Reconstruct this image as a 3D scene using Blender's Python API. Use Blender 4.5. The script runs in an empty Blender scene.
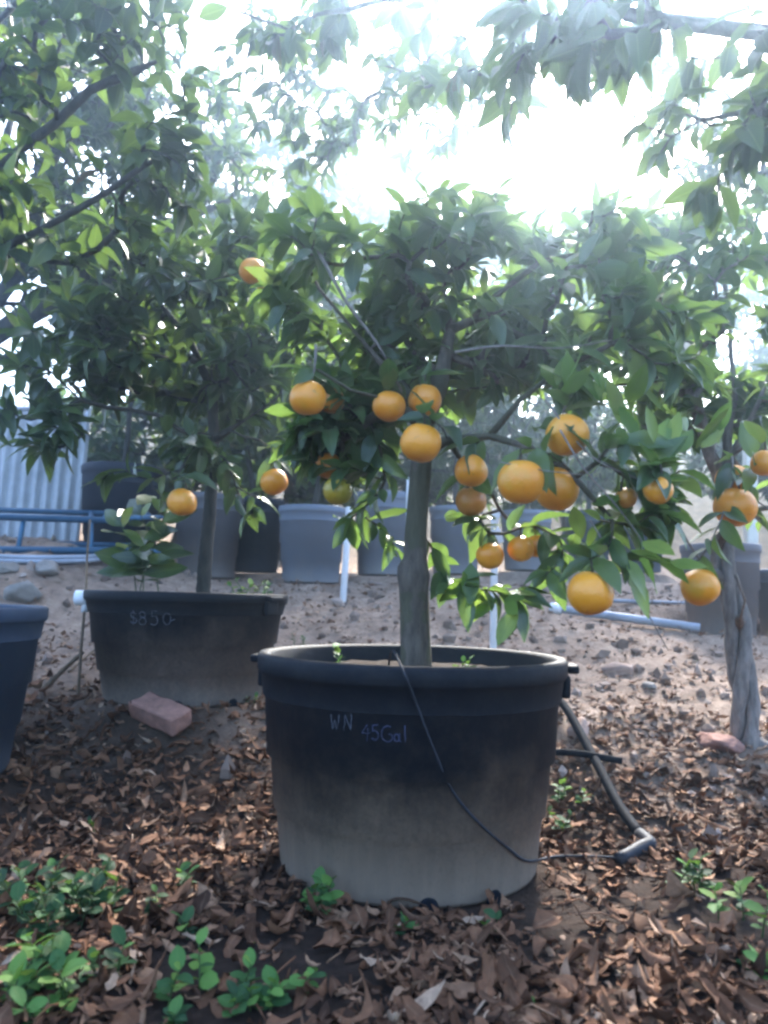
import bpy, bmesh, math, random
import numpy as np
from mathutils import Vector, Matrix, noise

SEED = 7
random.seed(SEED)
rng = np.random.default_rng(SEED)
scene = bpy.context.scene
COL = scene.collection
R_ = math.radians

# ------------------------------------------------------------------ camera
W, H, FPX = 768, 1024, 770.0
CAM = Vector((0.0, 0.0, 0.585))
PITCH, ROLL = R_(6.3), R_(1.4)
CM = Matrix.Rotation(R_(90) + PITCH, 3, 'X') @ Matrix.Rotation(ROLL, 3, 'Z')
cd = bpy.data.cameras.new('camera')
cd.sensor_fit = 'VERTICAL'
cd.sensor_height = 24.0
cd.lens = 24.0 * FPX / H
cd.clip_start, cd.clip_end = 0.02, 400
cd.dof.use_dof = True
cd.dof.focus_distance = 2.0
cd.dof.aperture_fstop = 2.8
cam = bpy.data.objects.new('camera', cd)
COL.objects.link(cam)
cam.matrix_world = Matrix.Translation(CAM) @ CM.to_4x4()
scene.camera = cam


def ray(px, py):
    return (CM @ Vector(((px - W / 2) / FPX, (H / 2 - py) / FPX, -1.0))).normalized()


def P(px, py, y):
    d = ray(px, py)
    return CAM + d * (y / d.y)


# ------------------------------------------------------------------ ground height
PROF = [(-60, -4.0), (-20, -1.6), (-6, -.45), (-1, 0), (1.9, 0), (2.05, .018), (2.7, .205), (4.0, .53), (4.7, .675), (6.4, .78), (8.5, 1.65),
        (13, 3.5), (18, 4.4), (40, 4.8), (75, 5.0)]
PX = np.array([p[0] for p in PROF], float)
PZ = np.array([p[1] for p in PROF], float)
_s = np.diff(PZ) / np.diff(PX)
PM = np.concatenate([[_s[0]], [0 if a * b <= 0 else 2 * a * b / (a + b) for a, b in zip(_s[:-1], _s[1:])], [_s[-1]]])


def sstep(a, b, x):
    t = np.clip((x - a) / (b - a), 0, 1)
    return t * t * (3 - 2 * t)


PADS = []      # x, y, z, r


def base_h(x, y):
    x = np.asarray(x, float); y = np.asarray(y, float)
    i = np.clip(np.searchsorted(PX, y) - 1, 0, len(PX) - 2)
    h = PX[i + 1] - PX[i]
    t = np.clip((y - PX[i]) / h, 0, 1)
    z = ((2 * t**3 - 3 * t**2 + 1) * PZ[i] + (t**3 - 2 * t**2 + t) * h * PM[i] + (-2 * t**3 + 3 * t**2) * PZ[i + 1]
         + (t**3 - t**2) * h * PM[i + 1])
    z = z + .20 * sstep(-.9, -2.0, x) * sstep(2.9, 4.2, y)          # bank on the left
    return z


def ground(x, y, bumps=True):
    z = float(base_h(x, y))
    if bumps:
        a = min(1.0, max(.25, (y - 1.5) / 1.5))
        z += .045 * a * noise.noise(Vector((x * 1.7, y * 1.7, 3.1)))
        z += .016 * (a + .2) * noise.noise(Vector((x * 6.0, y * 6.0, 1.3)))
        z += .013 * (a + .2) * noise.noise(Vector((x * 17, y * 17, 8.3)))
    for (qx, qy, qz, qr) in PADS:
        d = math.hypot(x - qx, y - qy)
        if d < qr + .16:
            w = float(sstep(qr + .16, qr, d))
            z = z * (1 - w) + qz * w
    return z


def G(px, py, up=0.0):
    d = ray(px, py)
    t = .3
    while t < 60:
        p = CAM + d * t
        if p.z <= ground(p.x, p.y, False):
            break
        t += .01
    p.z = ground(p.x, p.y) + up
    return p


# ------------------------------------------------------------------ mesh builder
class MB:
    def __init__(self):
        self.v, self.f4, self.f3, self.a, self.n = [], [], [], [], 0

    def add(self, v, quads=None, tris=None, attr=None):
        v = np.asarray(v, float).reshape(-1, 3)
        if quads is not None and len(quads):
            self.f4.append(np.asarray(quads, int).reshape(-1, 4) + self.n)
        if tris is not None and len(tris):
            self.f3.append(np.asarray(tris, int).reshape(-1, 3) + self.n)
        if attr is None:
            attr = np.zeros((len(v), 4)); attr[:, 3] = 1
        self.a.append(np.asarray(attr, float).reshape(-1, 4))
        self.v.append(v); self.n += len(v)
        return self

    def tube(self, pts, rad, sides=8, caps=True, attr=None, jitter=0.0):
        pts = np.asarray([tuple(p) for p in pts], float)
        n = len(pts)
        rad = np.full(n, rad) if np.isscalar(rad) else np.asarray(rad, float)
        tan = np.gradient(pts, axis=0)
        tan /= np.linalg.norm(tan, axis=1)[:, None] + 1e-9
        up = np.array([0, 0, 1.0]) if abs(tan[0][2]) < .9 else np.array([1.0, 0, 0])
        s = np.cross(tan[0], up); s /= np.linalg.norm(s)
        ang = np.linspace(0, 2 * np.pi, sides, endpoint=False)
        V = np.empty((n, sides, 3))
        for i in range(n):
            s = s - tan[i] * np.dot(s, tan[i]); s /= np.linalg.norm(s) + 1e-9
            b = np.cross(tan[i], s)
            r = rad[i]
            if jitter:
                r = r * (1 + jitter * rng.normal(size=(sides, 1)))
            V[i] = pts[i] + r * (np.cos(ang)[:, None] * s + np.sin(ang)[:, None] * b)
        q = []
        for i in range(n - 1):
            for j in range(sides):
                k = (j + 1) % sides
                q.append((i * sides + j, i * sides + k, (i + 1) * sides + k, (i + 1) * sides + j))
        t = []
        V = V.reshape(-1, 3)
        if caps:
            V = np.vstack([V, pts[0], pts[-1]])
            c0, c1 = n * sides, n * sides + 1
            for j in range(sides):
                k = (j + 1) % sides
                t.append((c0, k, j)); t.append((c1, (n - 1) * sides + j, (n - 1) * sides + k))
        A = None
        if attr is not None:
            A = np.tile(np.asarray(attr, float), (len(V), 1))
        return self.add(V, q, t, A)

    def lathe(self, prof, segs=64, c=(0, 0, 0), a0=0, a1=2 * math.pi):
        prof = np.asarray(prof, float)
        full = abs(a1 - a0 - 2 * math.pi) < 1e-6
        m = segs if full else segs + 1
        ang = np.linspace(a0, a1, m, endpoint=not full)
        V = np.empty((len(prof), m, 3))
        V[..., 0] = c[0] + prof[:, None, 0] * np.cos(ang)
        V[..., 1] = c[1] + prof[:, None, 0] * np.sin(ang)
        V[..., 2] = c[2] + prof[:, None, 1]
        q = []
        for i in range(len(prof) - 1):
            for j in range(m if full else m - 1):
                k = (j + 1) % m
                q.append((i * m + j, i * m + k, (i + 1) * m + k, (i + 1) * m + j))
        return self.add(V, q)

    def box(self, size, M=Matrix(), bevel=0.0, rough=0.0, cuts=0):
        bm = bmesh.new()
        bmesh.ops.create_cube(bm, size=1.0)
        for v in bm.verts:
            v.co = Vector((v.co.x * size[0], v.co.y * size[1], v.co.z * size[2]))
        if cuts:
            bmesh.ops.subdivide_edges(bm, edges=bm.edges[:], cuts=cuts, use_grid_fill=True)
        if bevel:
            es = [e for e in bm.edges if e.calc_face_angle(0) > .5]
            bmesh.ops.bevel(bm, geom=es, offset=bevel, segments=2, affect='EDGES', profile=.6)
        if rough:
            sd = random.random() * 50
            for v in bm.verts:
                v.co += v.co.normalized() * rough * noise.noise(v.co * 25 + Vector((sd, 0, 0)))
        return self.bm(bm, M)

    def bm(self, bm, M=Matrix()):
        bm.verts.index_update()
        v = [tuple(M @ x.co) for x in bm.verts]
        q = [[x.index for x in f.verts] for f in bm.faces if len(f.verts) == 4]
        t = [[x.index for x in f.verts] for f in bm.faces if len(f.verts) == 3]
        for f in bm.faces:
            if len(f.verts) > 4:
                vs = [x.index for x in f.verts]
                t += [(vs[0], vs[i], vs[i + 1]) for i in range(1, len(vs) - 1)]
        bm.free()
        return self.add(v, q, t)

    def build(self, name, mat, parent=None, loc=None, smooth=True):
        V = np.vstack(self.v)
        q = np.vstack(self.f4) if self.f4 else np.zeros((0, 4), int)
        t = np.vstack(self.f3) if self.f3 else np.zeros((0, 3), int)
        off = np.zeros(3)
        if loc is not None:
            off = np.array(tuple(loc)); V = V - off
        elif parent is not None:
            V = V - np.array(tuple(parent_world(parent)))
        me = bpy.data.meshes.new(name)
        me.vertices.add(len(V)); me.vertices.foreach_set('co', V.astype(np.float32).ravel())
        loops = np.concatenate([q.ravel(), t.ravel()]).astype(np.int32)
        me.loops.add(len(loops)); me.loops.foreach_set('vertex_index', loops)
        starts = np.concatenate([np.arange(len(q)) * 4, len(q) * 4 + np.arange(len(t)) * 3]).astype(np.int32)
        me.polygons.add(len(starts)); me.polygons.foreach_set('loop_start', starts)
        me.polygons.foreach_set('use_smooth', np.full(len(starts), smooth))
        me.update(calc_edges=True); me.validate()
        at = me.attributes.new('tint', 'FLOAT_COLOR', 'POINT')
        at.data.foreach_set('color', np.vstack(self.a).astype(np.float32).ravel())
        me.materials.append(mat)
        o = bpy.data.objects.new(name, me)
        COL.objects.link(o)
        if parent is not None:
            o.parent = parent
        elif loc is not None:
            o.location = off
        return o


def parent_world(o):
    p = Vector((0, 0, 0))
    while o is not None:
        p += o.location; o = o.parent
    return p


def tag(o, label=None, cat=None, group=None, kind=None):
    if label: o['label'] = label
    if cat: o['category'] = cat
    if group: o['group'] = group
    if kind: o['kind'] = kind
    return o


def thing(name, loc, label, cat, group=None):
    o = bpy.data.objects.new(name, None)
    o.empty_display_size = .1
    COL.objects.link(o); o.location = loc
    return tag(o, label, cat, group)


# ------------------------------------------------------------------ materials
class NT:
    def __init__(self, name):
        self.m = bpy.data.materials.new(name); self.m.use_nodes = True
        self.t = self.m.node_tree
        self.p = self.t.nodes['Principled BSDF']
        self.out = self.t.nodes['Material Output']

    def n(self, typ, **kw):
        x = self.t.nodes.new(typ)
        for k, v in kw.items():
            if k in x.inputs: x.inputs[k].default_value = v
            else: setattr(x, k, v)
        return x

    def l(self, a, b):
        self.t.links.new(a, b)

    def ramp(self, src, stops):
        r = self.n('ShaderNodeValToRGB')
        e = r.color_ramp.elements
        while len(e) < len(stops): e.new(.5)
        for el, (p, c) in zip(e, stops):
            el.position = p; el.color = (*c, 1)
        self.l(src, r.inputs[0]); return r.outputs[0]

    def mix(self, f, a, b, typ='MIX'):
        x = self.n('ShaderNodeMix', data_type='RGBA', blend_type=typ)
        for s, i in ((f, 0), (a, 6), (b, 7)):
            if hasattr(s, 'node'): self.l(s, x.inputs[i])
            else: x.inputs[i].default_value = s if i == 0 else (*s, 1)
        return x.outputs[2]

    def math(self, op, a, b=0.0, clamp=False):
        x = self.n('ShaderNodeMath', operation=op, use_clamp=clamp)
        for s, i in ((a, 0), (b, 1)):
            if hasattr(s, 'node'): self.l(s, x.inputs[i])
            else: x.inputs[i].default_value = s
        return x.outputs[0]

    def noise(self, scale, detail=4, rough=.6, coord='Object', dist=0.0):
        tc = self.n('ShaderNodeTexCoord')
        x = self.n('ShaderNodeTexNoise', Scale=scale, Detail=detail, Roughness=rough, Distortion=dist)
        self.l(tc.outputs[coord], x.inputs['Vector']); return x.outputs['Fac']

    def bump(self, h, strength=.3, dist=.01):
        b = self.n('ShaderNodeBump', Strength=strength, Distance=dist)
        self.l(h, b.inputs['Height']); self.l(b.outputs[0], self.p.inputs['Normal']); return b.outputs[0]

    def set(self, col=None, rough=None, spec=None, metal=None):
        for s, k in ((col, 'Base Color'), (rough, 'Roughness'), (spec, 'Specular IOR Level'), (metal, 'Metallic')):
            if s is None: continue
            if hasattr(s, 'node'): self.l(s, self.p.inputs[k])
            else: self.p.inputs[k].default_value = (*s, 1) if isinstance(s, tuple) else s
        return self.m


def leaf_mat(name, stops, trans=.40, rough=.36, spec=.5, tcol=(.18, .30, .04)):
    t = NT(name)
    at = t.n('ShaderNodeAttribute', attribute_name='tint')
    sp = t.n('ShaderNodeSeparateColor'); t.l(at.outputs['Color'], sp.inputs[0])
    c = t.ramp(sp.outputs[0], stops)
    rib = t.math('LESS_THAN', sp.outputs[1], .07)
    c = t.mix(t.math('MULTIPLY', rib, .35), c, (.16, .22, .07))
    nz = t.noise(45, 3)
    c = t.mix(t.math('MULTIPLY', nz, .35), c, (.02, .035, .012))
    t.set(c, rough, spec)
    w = t.n('ShaderNodeTexWave', Scale=9.0)
    tr = t.n('ShaderNodeBsdfTranslucent')
    t.l(t.mix(.55, c, tcol), tr.inputs['Color'])
    mx = t.n('ShaderNodeMixShader'); mx.inputs[0].default_value = trans
    t.l(t.p.outputs[0], mx.inputs[1]); t.l(tr.outputs[0], mx.inputs[2])
    t.l(mx.outputs[0], t.out.inputs['Surface'])
    return t.m


M = {}
M['leaf_main'] = leaf_mat('orange leaf', [(0, (.034, .072, .034)), (.35, (.066, .118, .056)), (.7, (.115, .18, .068)), (.9, (.19, .26, .08)), (1, (.27, .26, .09))], .42, .32, .6)
M['leaf_young'] = leaf_mat('young leaf', [(0, (.09, .17, .04)), (.6, (.17, .28, .055)), (1, (.28, .36, .08))], .45)
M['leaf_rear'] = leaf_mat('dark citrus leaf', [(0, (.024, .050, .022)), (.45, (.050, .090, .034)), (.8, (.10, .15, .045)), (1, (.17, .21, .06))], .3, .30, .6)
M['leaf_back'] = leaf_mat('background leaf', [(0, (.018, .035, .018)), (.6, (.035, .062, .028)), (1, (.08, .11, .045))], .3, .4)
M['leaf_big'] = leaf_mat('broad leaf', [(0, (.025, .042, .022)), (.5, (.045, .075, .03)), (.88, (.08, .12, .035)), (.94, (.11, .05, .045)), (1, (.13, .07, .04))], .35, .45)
M['leaf_seed'] = leaf_mat('seedling leaf', [(0, (.014, .045, .022)), (.45, (.032, .095, .030)), (.8, (.11, .24, .05)), (1, (.18, .29, .06))], .3, .6, .18)


def bark_mat(name, a, b, green=None, scale=18):
    t = NT(name)
    tc = t.n('ShaderNodeTexCoord'); mp = t.n('ShaderNodeMapping')
    mp.inputs['Scale'].default_value = (1, 1, .25)
    t.l(tc.outputs['Object'], mp.inputs[0])
    x = t.n('ShaderNodeTexNoise', Scale=scale * 3, Detail=6, Roughness=.7); t.l(mp.outputs[0], x.inputs['Vector'])
    c = t.ramp(x.outputs['Fac'], [(.3, a), (.7, b)])
    if green:
        g = t.noise(5, 3)
        c = t.mix(t.math('MULTIPLY', t.math('GREATER_THAN', g, .48), .6), c, green)
    t.set(c, .85, .2); t.bump(x.outputs['Fac'], .9, .010)
    return t.m


M['bark_main'] = bark_mat('young citrus bark', (.045, .036, .028), (.135, .112, .088), (.062, .064, .034))
M['bark_dark'] = bark_mat('dark bark', (.03, .028, .024), (.085, .078, .066))
M['bark_grey'] = bark_mat('grey bark', (.10, .085, .075), (.30, .27, .245))


def orange_mat(name, col, col2):
    t = NT(name)
    c = t.ramp(t.noise(9, 3), [(.35, col), (.7, col2)])
    tc = t.n('ShaderNodeTexCoord')
    v = t.n('ShaderNodeTexVoronoi', Scale=260.0); t.l(tc.outputs['Object'], v.inputs['Vector'])
    ob = t.n('ShaderNodeObjectInfo')
    c = t.mix(t.math('MULTIPLY', ob.outputs['Random'], .35), c, tuple(.85 * x for x in (col[0], col[1] * .8, col[2])))
    sp_ = t.math('MULTIPLY', t.math('GREATER_THAN', t.noise(70, 4, .7), .66), .5)
    c = t.mix(sp_, c, (.28, .15, .05))
    gp = t.math('MULTIPLY', t.math('SUBTRACT', t.noise(12, 3), .56, True), 2.2, True)
    c = t.mix(gp, c, (.36, .30, .03))
    t.set(c, .33, .5); t.bump(v.outputs['Distance'], .35, .0015)
    t.p.inputs['Subsurface Weight'].default_value = .12
    t.p.inputs['Subsurface Radius'].default_value = (.02, .008, .003)
    t.p.inputs['Subsurface Scale'].default_value = .3
    return t.m


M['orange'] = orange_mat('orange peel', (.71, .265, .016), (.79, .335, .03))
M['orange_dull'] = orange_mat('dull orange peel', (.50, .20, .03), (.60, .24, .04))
M['orange_turning'] = orange_mat('turning peel', (.30, .25, .03), (.42, .27, .03))
M['orange_green'] = orange_mat('green peel', (.075, .115, .02), (.12, .16, .03))


def pot_mat(name, dark, dirt, h0, h1, amount=.8, rough=.6):
    t = NT(name)
    tc = t.n('ShaderNodeTexCoord'); s = t.n('ShaderNodeSeparateXYZ'); t.l(tc.outputs['Object'], s.inputs[0])
    z = t.math('ADD', s.outputs[2], t.math('MULTIPLY', t.math('SUBTRACT', t.noise(6, 7, .7), .5), .30))
    mr = t.n('ShaderNodeMapRange', interpolation_type='SMOOTHSTEP')
    mr.inputs[1].default_value = h1; mr.inputs[2].default_value = h0; mr.inputs[3].default_value = 0; mr.inputs[4].default_value = amount
    t.l(z, mr.inputs[0])
    speck = t.noise(90, 4, .75)
    f = t.math('MULTIPLY', mr.outputs[0], t.math('ADD', .45, t.math('MULTIPLY', speck, 1.25)), True)
    dust = t.math('MULTIPLY', t.math('SUBTRACT', t.noise(28, 6, .8), .45, True), .55)
    c = t.mix(dust, dark, tuple(.6 * x + .02 for x in dirt))
    tcs = t.n('ShaderNodeTexCoord'); mps = t.n('ShaderNodeMapping'); mps.inputs['Scale'].default_value = (1, 1, .12)
    t.l(tcs.outputs['Object'], mps.inputs[0])
    stx = t.n('ShaderNodeTexNoise', Scale=22.0, Detail=5, Roughness=.7); t.l(mps.outputs[0], stx.inputs['Vector'])
    streak = t.math('MULTIPLY', t.math('SUBTRACT', stx.outputs['Fac'], .42, True), 3.2, True)
    f = t.math('MULTIPLY', f, t.math('ADD', .75, t.math('MULTIPLY', streak, .25)))
    c = t.mix(f, c, dirt)
    mx = t.math('ADD', rough, t.math('MULTIPLY', f, .35), True)
    t.set(c, mx, .15); t.bump(t.noise(60, 4), .2, .003)
    return t.m


M['pot_black'] = pot_mat('black pot plastic', (.012, .0145, .020), (.255, .195, .145), .06, .31, 1.0)
M['pot_rim'] = pot_mat('black rim plastic', (.006, .0075, .011), (.10, .085, .07), -.3, -.1, .3, .65)
M['pot_left'] = pot_mat('rear black pot plastic', (.010, .012, .018), (.24, .20, .165), .02, .33, .85)
M['pot_blue'] = pot_mat('weathered blue grey pot plastic', (.032, .050, .082), (.13, .13, .135), -.05, .2, .5)
M['pot_grey'] = pot_mat('sun faded grey pot plastic', (.19, .22, .275), (.32, .29, .26), -.05, .18, .7)
M['pot_brown'] = pot_mat('dusty pot plastic', (.14, .14, .155), (.28, .24, .21), .0, .3, .8)
M['pot_dark'] = pot_mat('dark pot plastic', (.03, .038, .055), (.14, .13, .12), -.08, .15, .5)


def simple(name, col, rough=.6, var=.25, scale=30, spec=.4, metal=0.0, bump=.0):
    t = NT(name)
    nz = t.noise(scale, 5, .7)
    c = t.ramp(nz, [(.3, tuple(x * (1 - var) for x in col)), (.7, tuple(min(1, x * (1 + var)) for x in col))])
    t.set(c, rough, spec, metal)
    if bump: t.bump(nz, bump, .006)
    return t.m


M['soil'] = simple('potting soil', (.028, .020, .015), .95, .6, 60, .1, 0, .8)
M['white_pvc'] = simple('white pvc', (.72, .74, .76), .4, .08, 14)
M['grey_pvc'] = simple('pale grey pvc', (.30, .33, .39), .5, .2, 12)
M['blue_paint'] = simple('blue paint', (.020, .078, .145), .5, .22, 22)
M['blue_light'] = simple('pale blue paint', (.05, .15, .26), .5, .2, 22)
M['hose'] = simple('black rubber', (.007, .009, .013), .75, .3, 40, .05)
M['drip'] = simple('grey drip tube', (.022, .024, .03), .6, .2, 40, .15)
M['stick'] = simple('dry stick', (.16, .115, .075), .85, .35, 60, .2, 0, .4)
M['rock'] = simple('field rock', (.22, .20, .18), .9, .35, 14, .2, 0, .7)
M['rock_pink'] = simple('pinkish rock', (.33, .235, .19), .9, .3, 14, .2, 0, .7)
M['brick'] = simple('worn brick', (.25, .135, .105), .9, .35, 28, .2, 0, .7)
M['chalk'] = simple('pale chalk marks', (.060, .066, .085), .9, .85, 70)
M['chalk_blue'] = simple('violet chalk marks', (.043, .05, .10), .9, .85, 70)
M['galv'] = simple('galvanised sheet', (.42, .45, .48), .55, .22, 7, .4, .1)
M['wood_post'] = simple('pale fence post', (.62, .60, .52), .8, .15, 14)
M['tag'] = simple('white plastic tag', (.75, .76, .8), .5, .1, 20)

# dead leaves
t = NT('dead leaf')
at = t.n('ShaderNodeAttribute', attribute_name='tint')
sp = t.n('ShaderNodeSeparateColor'); t.l(at.outputs['Color'], sp.inputs[0])
c = t.ramp(sp.outputs[0], [(0, (.032, .016, .010)), (.3, (.11, .052, .028)), (.6, (.19, .090, .048)), (.84, (.32, .19, .115)), (.96, (.43, .31, .22)), (1, (.36, .13, .035))])
c = t.mix(t.math('MULTIPLY', t.math('LESS_THAN', sp.outputs[1], .08), .4), c, (.25, .16, .10))
c = t.mix(t.math('MULTIPLY', t.math('SUBTRACT', t.noise(90, 5, .75), .35, True), 1.6, True), c, (.030, .016, .010))
M['dead_leaf'] = t.set(c, .8, .12)

# ground: dark humus under the trees, dusty pinkish dirt on the open slope
t = NT('nursery ground')
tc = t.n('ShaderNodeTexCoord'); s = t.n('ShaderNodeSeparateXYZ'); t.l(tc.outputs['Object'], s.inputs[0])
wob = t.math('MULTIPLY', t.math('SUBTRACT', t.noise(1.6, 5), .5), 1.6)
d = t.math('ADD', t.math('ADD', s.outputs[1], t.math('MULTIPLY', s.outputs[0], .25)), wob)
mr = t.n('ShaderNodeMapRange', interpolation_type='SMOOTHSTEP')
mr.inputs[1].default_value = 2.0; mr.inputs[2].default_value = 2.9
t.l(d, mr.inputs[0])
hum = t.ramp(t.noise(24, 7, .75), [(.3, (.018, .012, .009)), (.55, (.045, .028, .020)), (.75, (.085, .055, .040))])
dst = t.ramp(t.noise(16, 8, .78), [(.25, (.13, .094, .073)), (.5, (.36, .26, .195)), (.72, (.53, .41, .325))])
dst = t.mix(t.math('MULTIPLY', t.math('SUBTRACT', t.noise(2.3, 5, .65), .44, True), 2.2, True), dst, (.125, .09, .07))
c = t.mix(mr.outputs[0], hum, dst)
hillf = t.n('ShaderNodeMapRange', interpolation_type='SMOOTHSTEP'); hillf.inputs[1].default_value = 6.2; hillf.inputs[2].default_value = 8.0
t.l(s.outputs[1], hillf.inputs[0])
hill = t.ramp(t.noise(7, 8, .8), [(.3, (.04, .035, .024)), (.5, (.10, .085, .065)), (.7, (.24, .215, .18))])
c = t.mix(hillf.outputs[0], c, hill)
t.set(c, .95, .15)
t.bump(t.math('ADD', t.noise(30, 8, .75), t.math('MULTIPLY', t.noise(9, 4), .8)), .9, .03)
M['ground'] = t.m

# ------------------------------------------------------------------ pots
POT_MAIN = (.072, 1.80, 0.0)
POT_REAR = (-.69, 2.77, .215)
POT_EDGE = (-1.285, 2.06, .095)
PADS += [(POT_MAIN[0], POT_MAIN[1], 0.0, .30), (POT_REAR[0], POT_REAR[1], .215, .28), (POT_EDGE[0], POT_EDGE[1], .095, .28)]

# background pots: pixel left, right, rim py, foot py, material, label, plant?
BG = [
    (276, 345, 508, 583, 'pot_grey', 'sun faded grey pot beside a leaning white stake, its whole side lit', 1, 4.75),
    (226, 282, 500, 572, 'pot_dark', 'dark pot half hidden behind the sun faded grey pot', 1, 5.25),
    (172, 240, 496, 578, 'pot_brown', 'dusty brownish pot seen behind the thin trunk of the rear orange tree', 1, 4.9),
    (78, 160, 468, 562, 'pot_dark', 'big dark pot behind the blue metal frame', 1, 5.0),
    (352, 412, 494, 575, 'pot_grey', 'grey pot just left of the thick orange trunk', 1, 5.0),
    (428, 482, 508, 574, 'pot_grey', 'pale grey pot just right of the thick orange trunk', 1, 5.2),
    (500, 552, 512, 570, 'pot_grey', 'blue grey pot behind the low hanging pair of oranges', 1, 5.4),
    (565, 612, 512, 568, 'pot_blue', 'bluish pot up the slope above the lowest hanging orange', 1, 5.6),
    (620, 664, 520, 572, 'pot_blue', 'small bluish pot up the slope left of the twisted grey trunk', 1, 5.6),
    (684, 760, 545, 641, 'pot_brown', 'dusty grey pot behind the twisted grey trunk, lower on the slope', 0, 3.9),
    (758, 830, 570, 640, 'pot_grey', 'pale pot cut by the right edge behind the twisted grey trunk', 0, 4.0),
]
BGP = []
for (x0, x1, yt, yb, mt, lab, plant, dist) in BG:
    c = P((x0 + x1) / 2, yb, dist)
    r = (x1 - x0) / FPX * dist / 2
    zt = P((x0 + x1) / 2, yt, dist).z
    zf = P((x0 + x1) / 2, yb, dist - r * .8).z
    BGP.append((c.x, dist, zf, r, zt - zf, mt, lab, plant))
    PADS.append((c.x, dist, zf - .01, r * .9))


def pot_profile(rt, rb, h):
    """black nursery pot: two stepped body bands, a deep outward collar and a rolled lip"""
    w = .008
    def rr(z): return rb + (rt - .022 - rb) * (z / h)
    return [(0, .004), (rb - .02, 0), (rb - .004, .004), (rb, .012), (rr(h * .28), h * .28), (rr(h * .28) + .007, h * .282), (rr(h * .53) + .007, h * .53),
            (rr(h * .53) + .016, h * .532), (rr(h * .80) + .012, h * .80), (rr(h * .80) + .017, h * .803), (rt - .008, h * .905), (rt - .004, h * .91),
            (rt, h * .925), (rt + .001, h * .985), (rt - .004, h), (rt - .022, h), (rt - .030, h * .985), (rt - .036, h * .90), (rt - .05, h * .5)]


def soil_mesh(c, r, z, dome=.015):
    b = MB(); n, m = 10, 40
    V = [(c[0], c[1], z + dome)]
    for i in range(1, n + 1):
        for j in range(m):
            a = 2 * math.pi * j / m; q = r * i / n
            x, y = c[0] + q * math.cos(a), c[1] + q * math.sin(a)
            V.append((x, y, z + dome * (1 - (i / n) ** 2) + .012 * noise.noise(Vector((x * 22, y * 22, 5)))))
    T = [(0, 1 + j, 1 + (j + 1) % m) for j in range(m)]
    Q = []
    for i in range(n - 1):
        for j in range(m):
            k = (j + 1) % m
            Q.append((1 + i * m + j, 1 + (i + 1) * m + j, 1 + (i + 1) * m + k, 1 + i * m + k))
    return b.add(V, Q, T)


def profile_r(prof, z):
    """outer radius at height z"""
    best = None
    for (r0, z0), (r1, z1) in zip(prof[2:14], prof[3:15]):
        if z0 <= z <= z1:
            f = (z - z0) / (z1 - z0 + 1e-9); best = r0 + (r1 - r0) * f
            return best
    return prof[3][0]


def make_pot(c, rt, rb, h, mat, label, lugs=(), group='nursery pots standing on the ground', segs=96, holes=(), leaves=0):
    root = thing('plant_pot', c, label, 'plant pot', group)
    prof = pot_profile(rt, rb, h)
    i = 12
    b = MB().lathe(prof[:10], segs, c)
    b.build('pot_body', mat, root)
    rim = MB().lathe(prof[9:], segs, c)
    for a in lugs:
        ca, sa = math.cos(a), math.sin(a)
        Mx = Matrix.Translation((c[0] + (rt + .010) * ca, c[1] + (rt + .010) * sa, c[2] + h * .955)) @ Matrix.Rotation(a, 4, 'Z')
        rim.box((.026, .08, .018), Mx, .006)
        Mx = Matrix.Translation((c[0] + (rt - .005) * ca, c[1] + (rt - .005) * sa, c[2] + h * .87)) @ Matrix.Rotation(a, 4, 'Z')
        rim.box((.02, .07, .05), Mx, .008)
    rim.build('rim', M['pot_rim'] if mat in (M['pot_black'], M['pot_left']) else mat, root)
    soil_mesh(c, rt - .038, c[2] + h * .90).build('soil', M['soil'], root)
    for a in holes:
        Mx = Matrix.Translation((c[0] + (rb + .002) * math.cos(a), c[1] + (rb + .002) * math.sin(a), c[2] + .008)) @ Matrix.Rotation(a, 4, 'Z')
        hb = MB()
        pr = [(.001, .0015), (.013, .0015), (.017, .001), (.019, -.001)]
        tmp = MB().lathe(pr, 20)
        Rm = np.array((Mx @ Matrix.Rotation(R_(90), 4, 'Y')).to_4x4())
        V = np.vstack(tmp.v) @ Rm[:3, :3].T + Rm[:3, 3]
        hb.add(V, np.vstack(tmp.f4))
        hb.build('drain_hole', M['hose'], root)
    return root, prof


pot_main, prof_main = make_pot(POT_MAIN, .350, .284, .457, M['pot_black'],
                               'large black pot with mud stained lower half, chalk reading WN 45 Gal, nearest the camera',
                               lugs=(R_(-8), R_(172)), holes=(R_(-84), R_(-56), R_(20), R_(100), R_(170)))
pot_rear, prof_rear = make_pot(POT_REAR, .352, .270, .37, M['pot_left'],
                               'wide black pot chalked $850, uphill to the left with a reddish block at its foot',
                               lugs=(R_(-25), R_(155)), holes=(R_(-80), R_(-40)))
pot_edge, prof_edge = make_pot(POT_EDGE, .37, .298, .44, M['pot_blue'],
                               'blue grey pot cut off by the left edge of the photo, downhill of the rocks', lugs=(R_(-95),), holes=(R_(-60),))


def scribble(prof, c, strokes, mat, parent, name, r=.0008):
    """strokes in metres along the pot wall (s, z); s = arc from the angle facing the camera"""
    b = MB()
    for st in strokes:
        pts = []
        for k in range(len(st) - 1):
            for f in np.linspace(0, 1, 5, endpoint=(k == len(st) - 2)):
                s_, z_ = st[k][0] + (st[k + 1][0] - st[k][0]) * f, st[k][1] + (st[k + 1][1] - st[k][1]) * f
                R0 = profile_r(prof, z_) + .0002
                a = -math.pi / 2 + (s_ + .0008 * rng.normal()) / R0; z_ += .0008 * rng.normal()
                pts.append((c[0] + R0 * math.cos(a), c[1] + R0 * math.sin(a), c[2] + z_))
        b.tube(pts, r, 5)
    return b.build(name, mat, parent)


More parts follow.
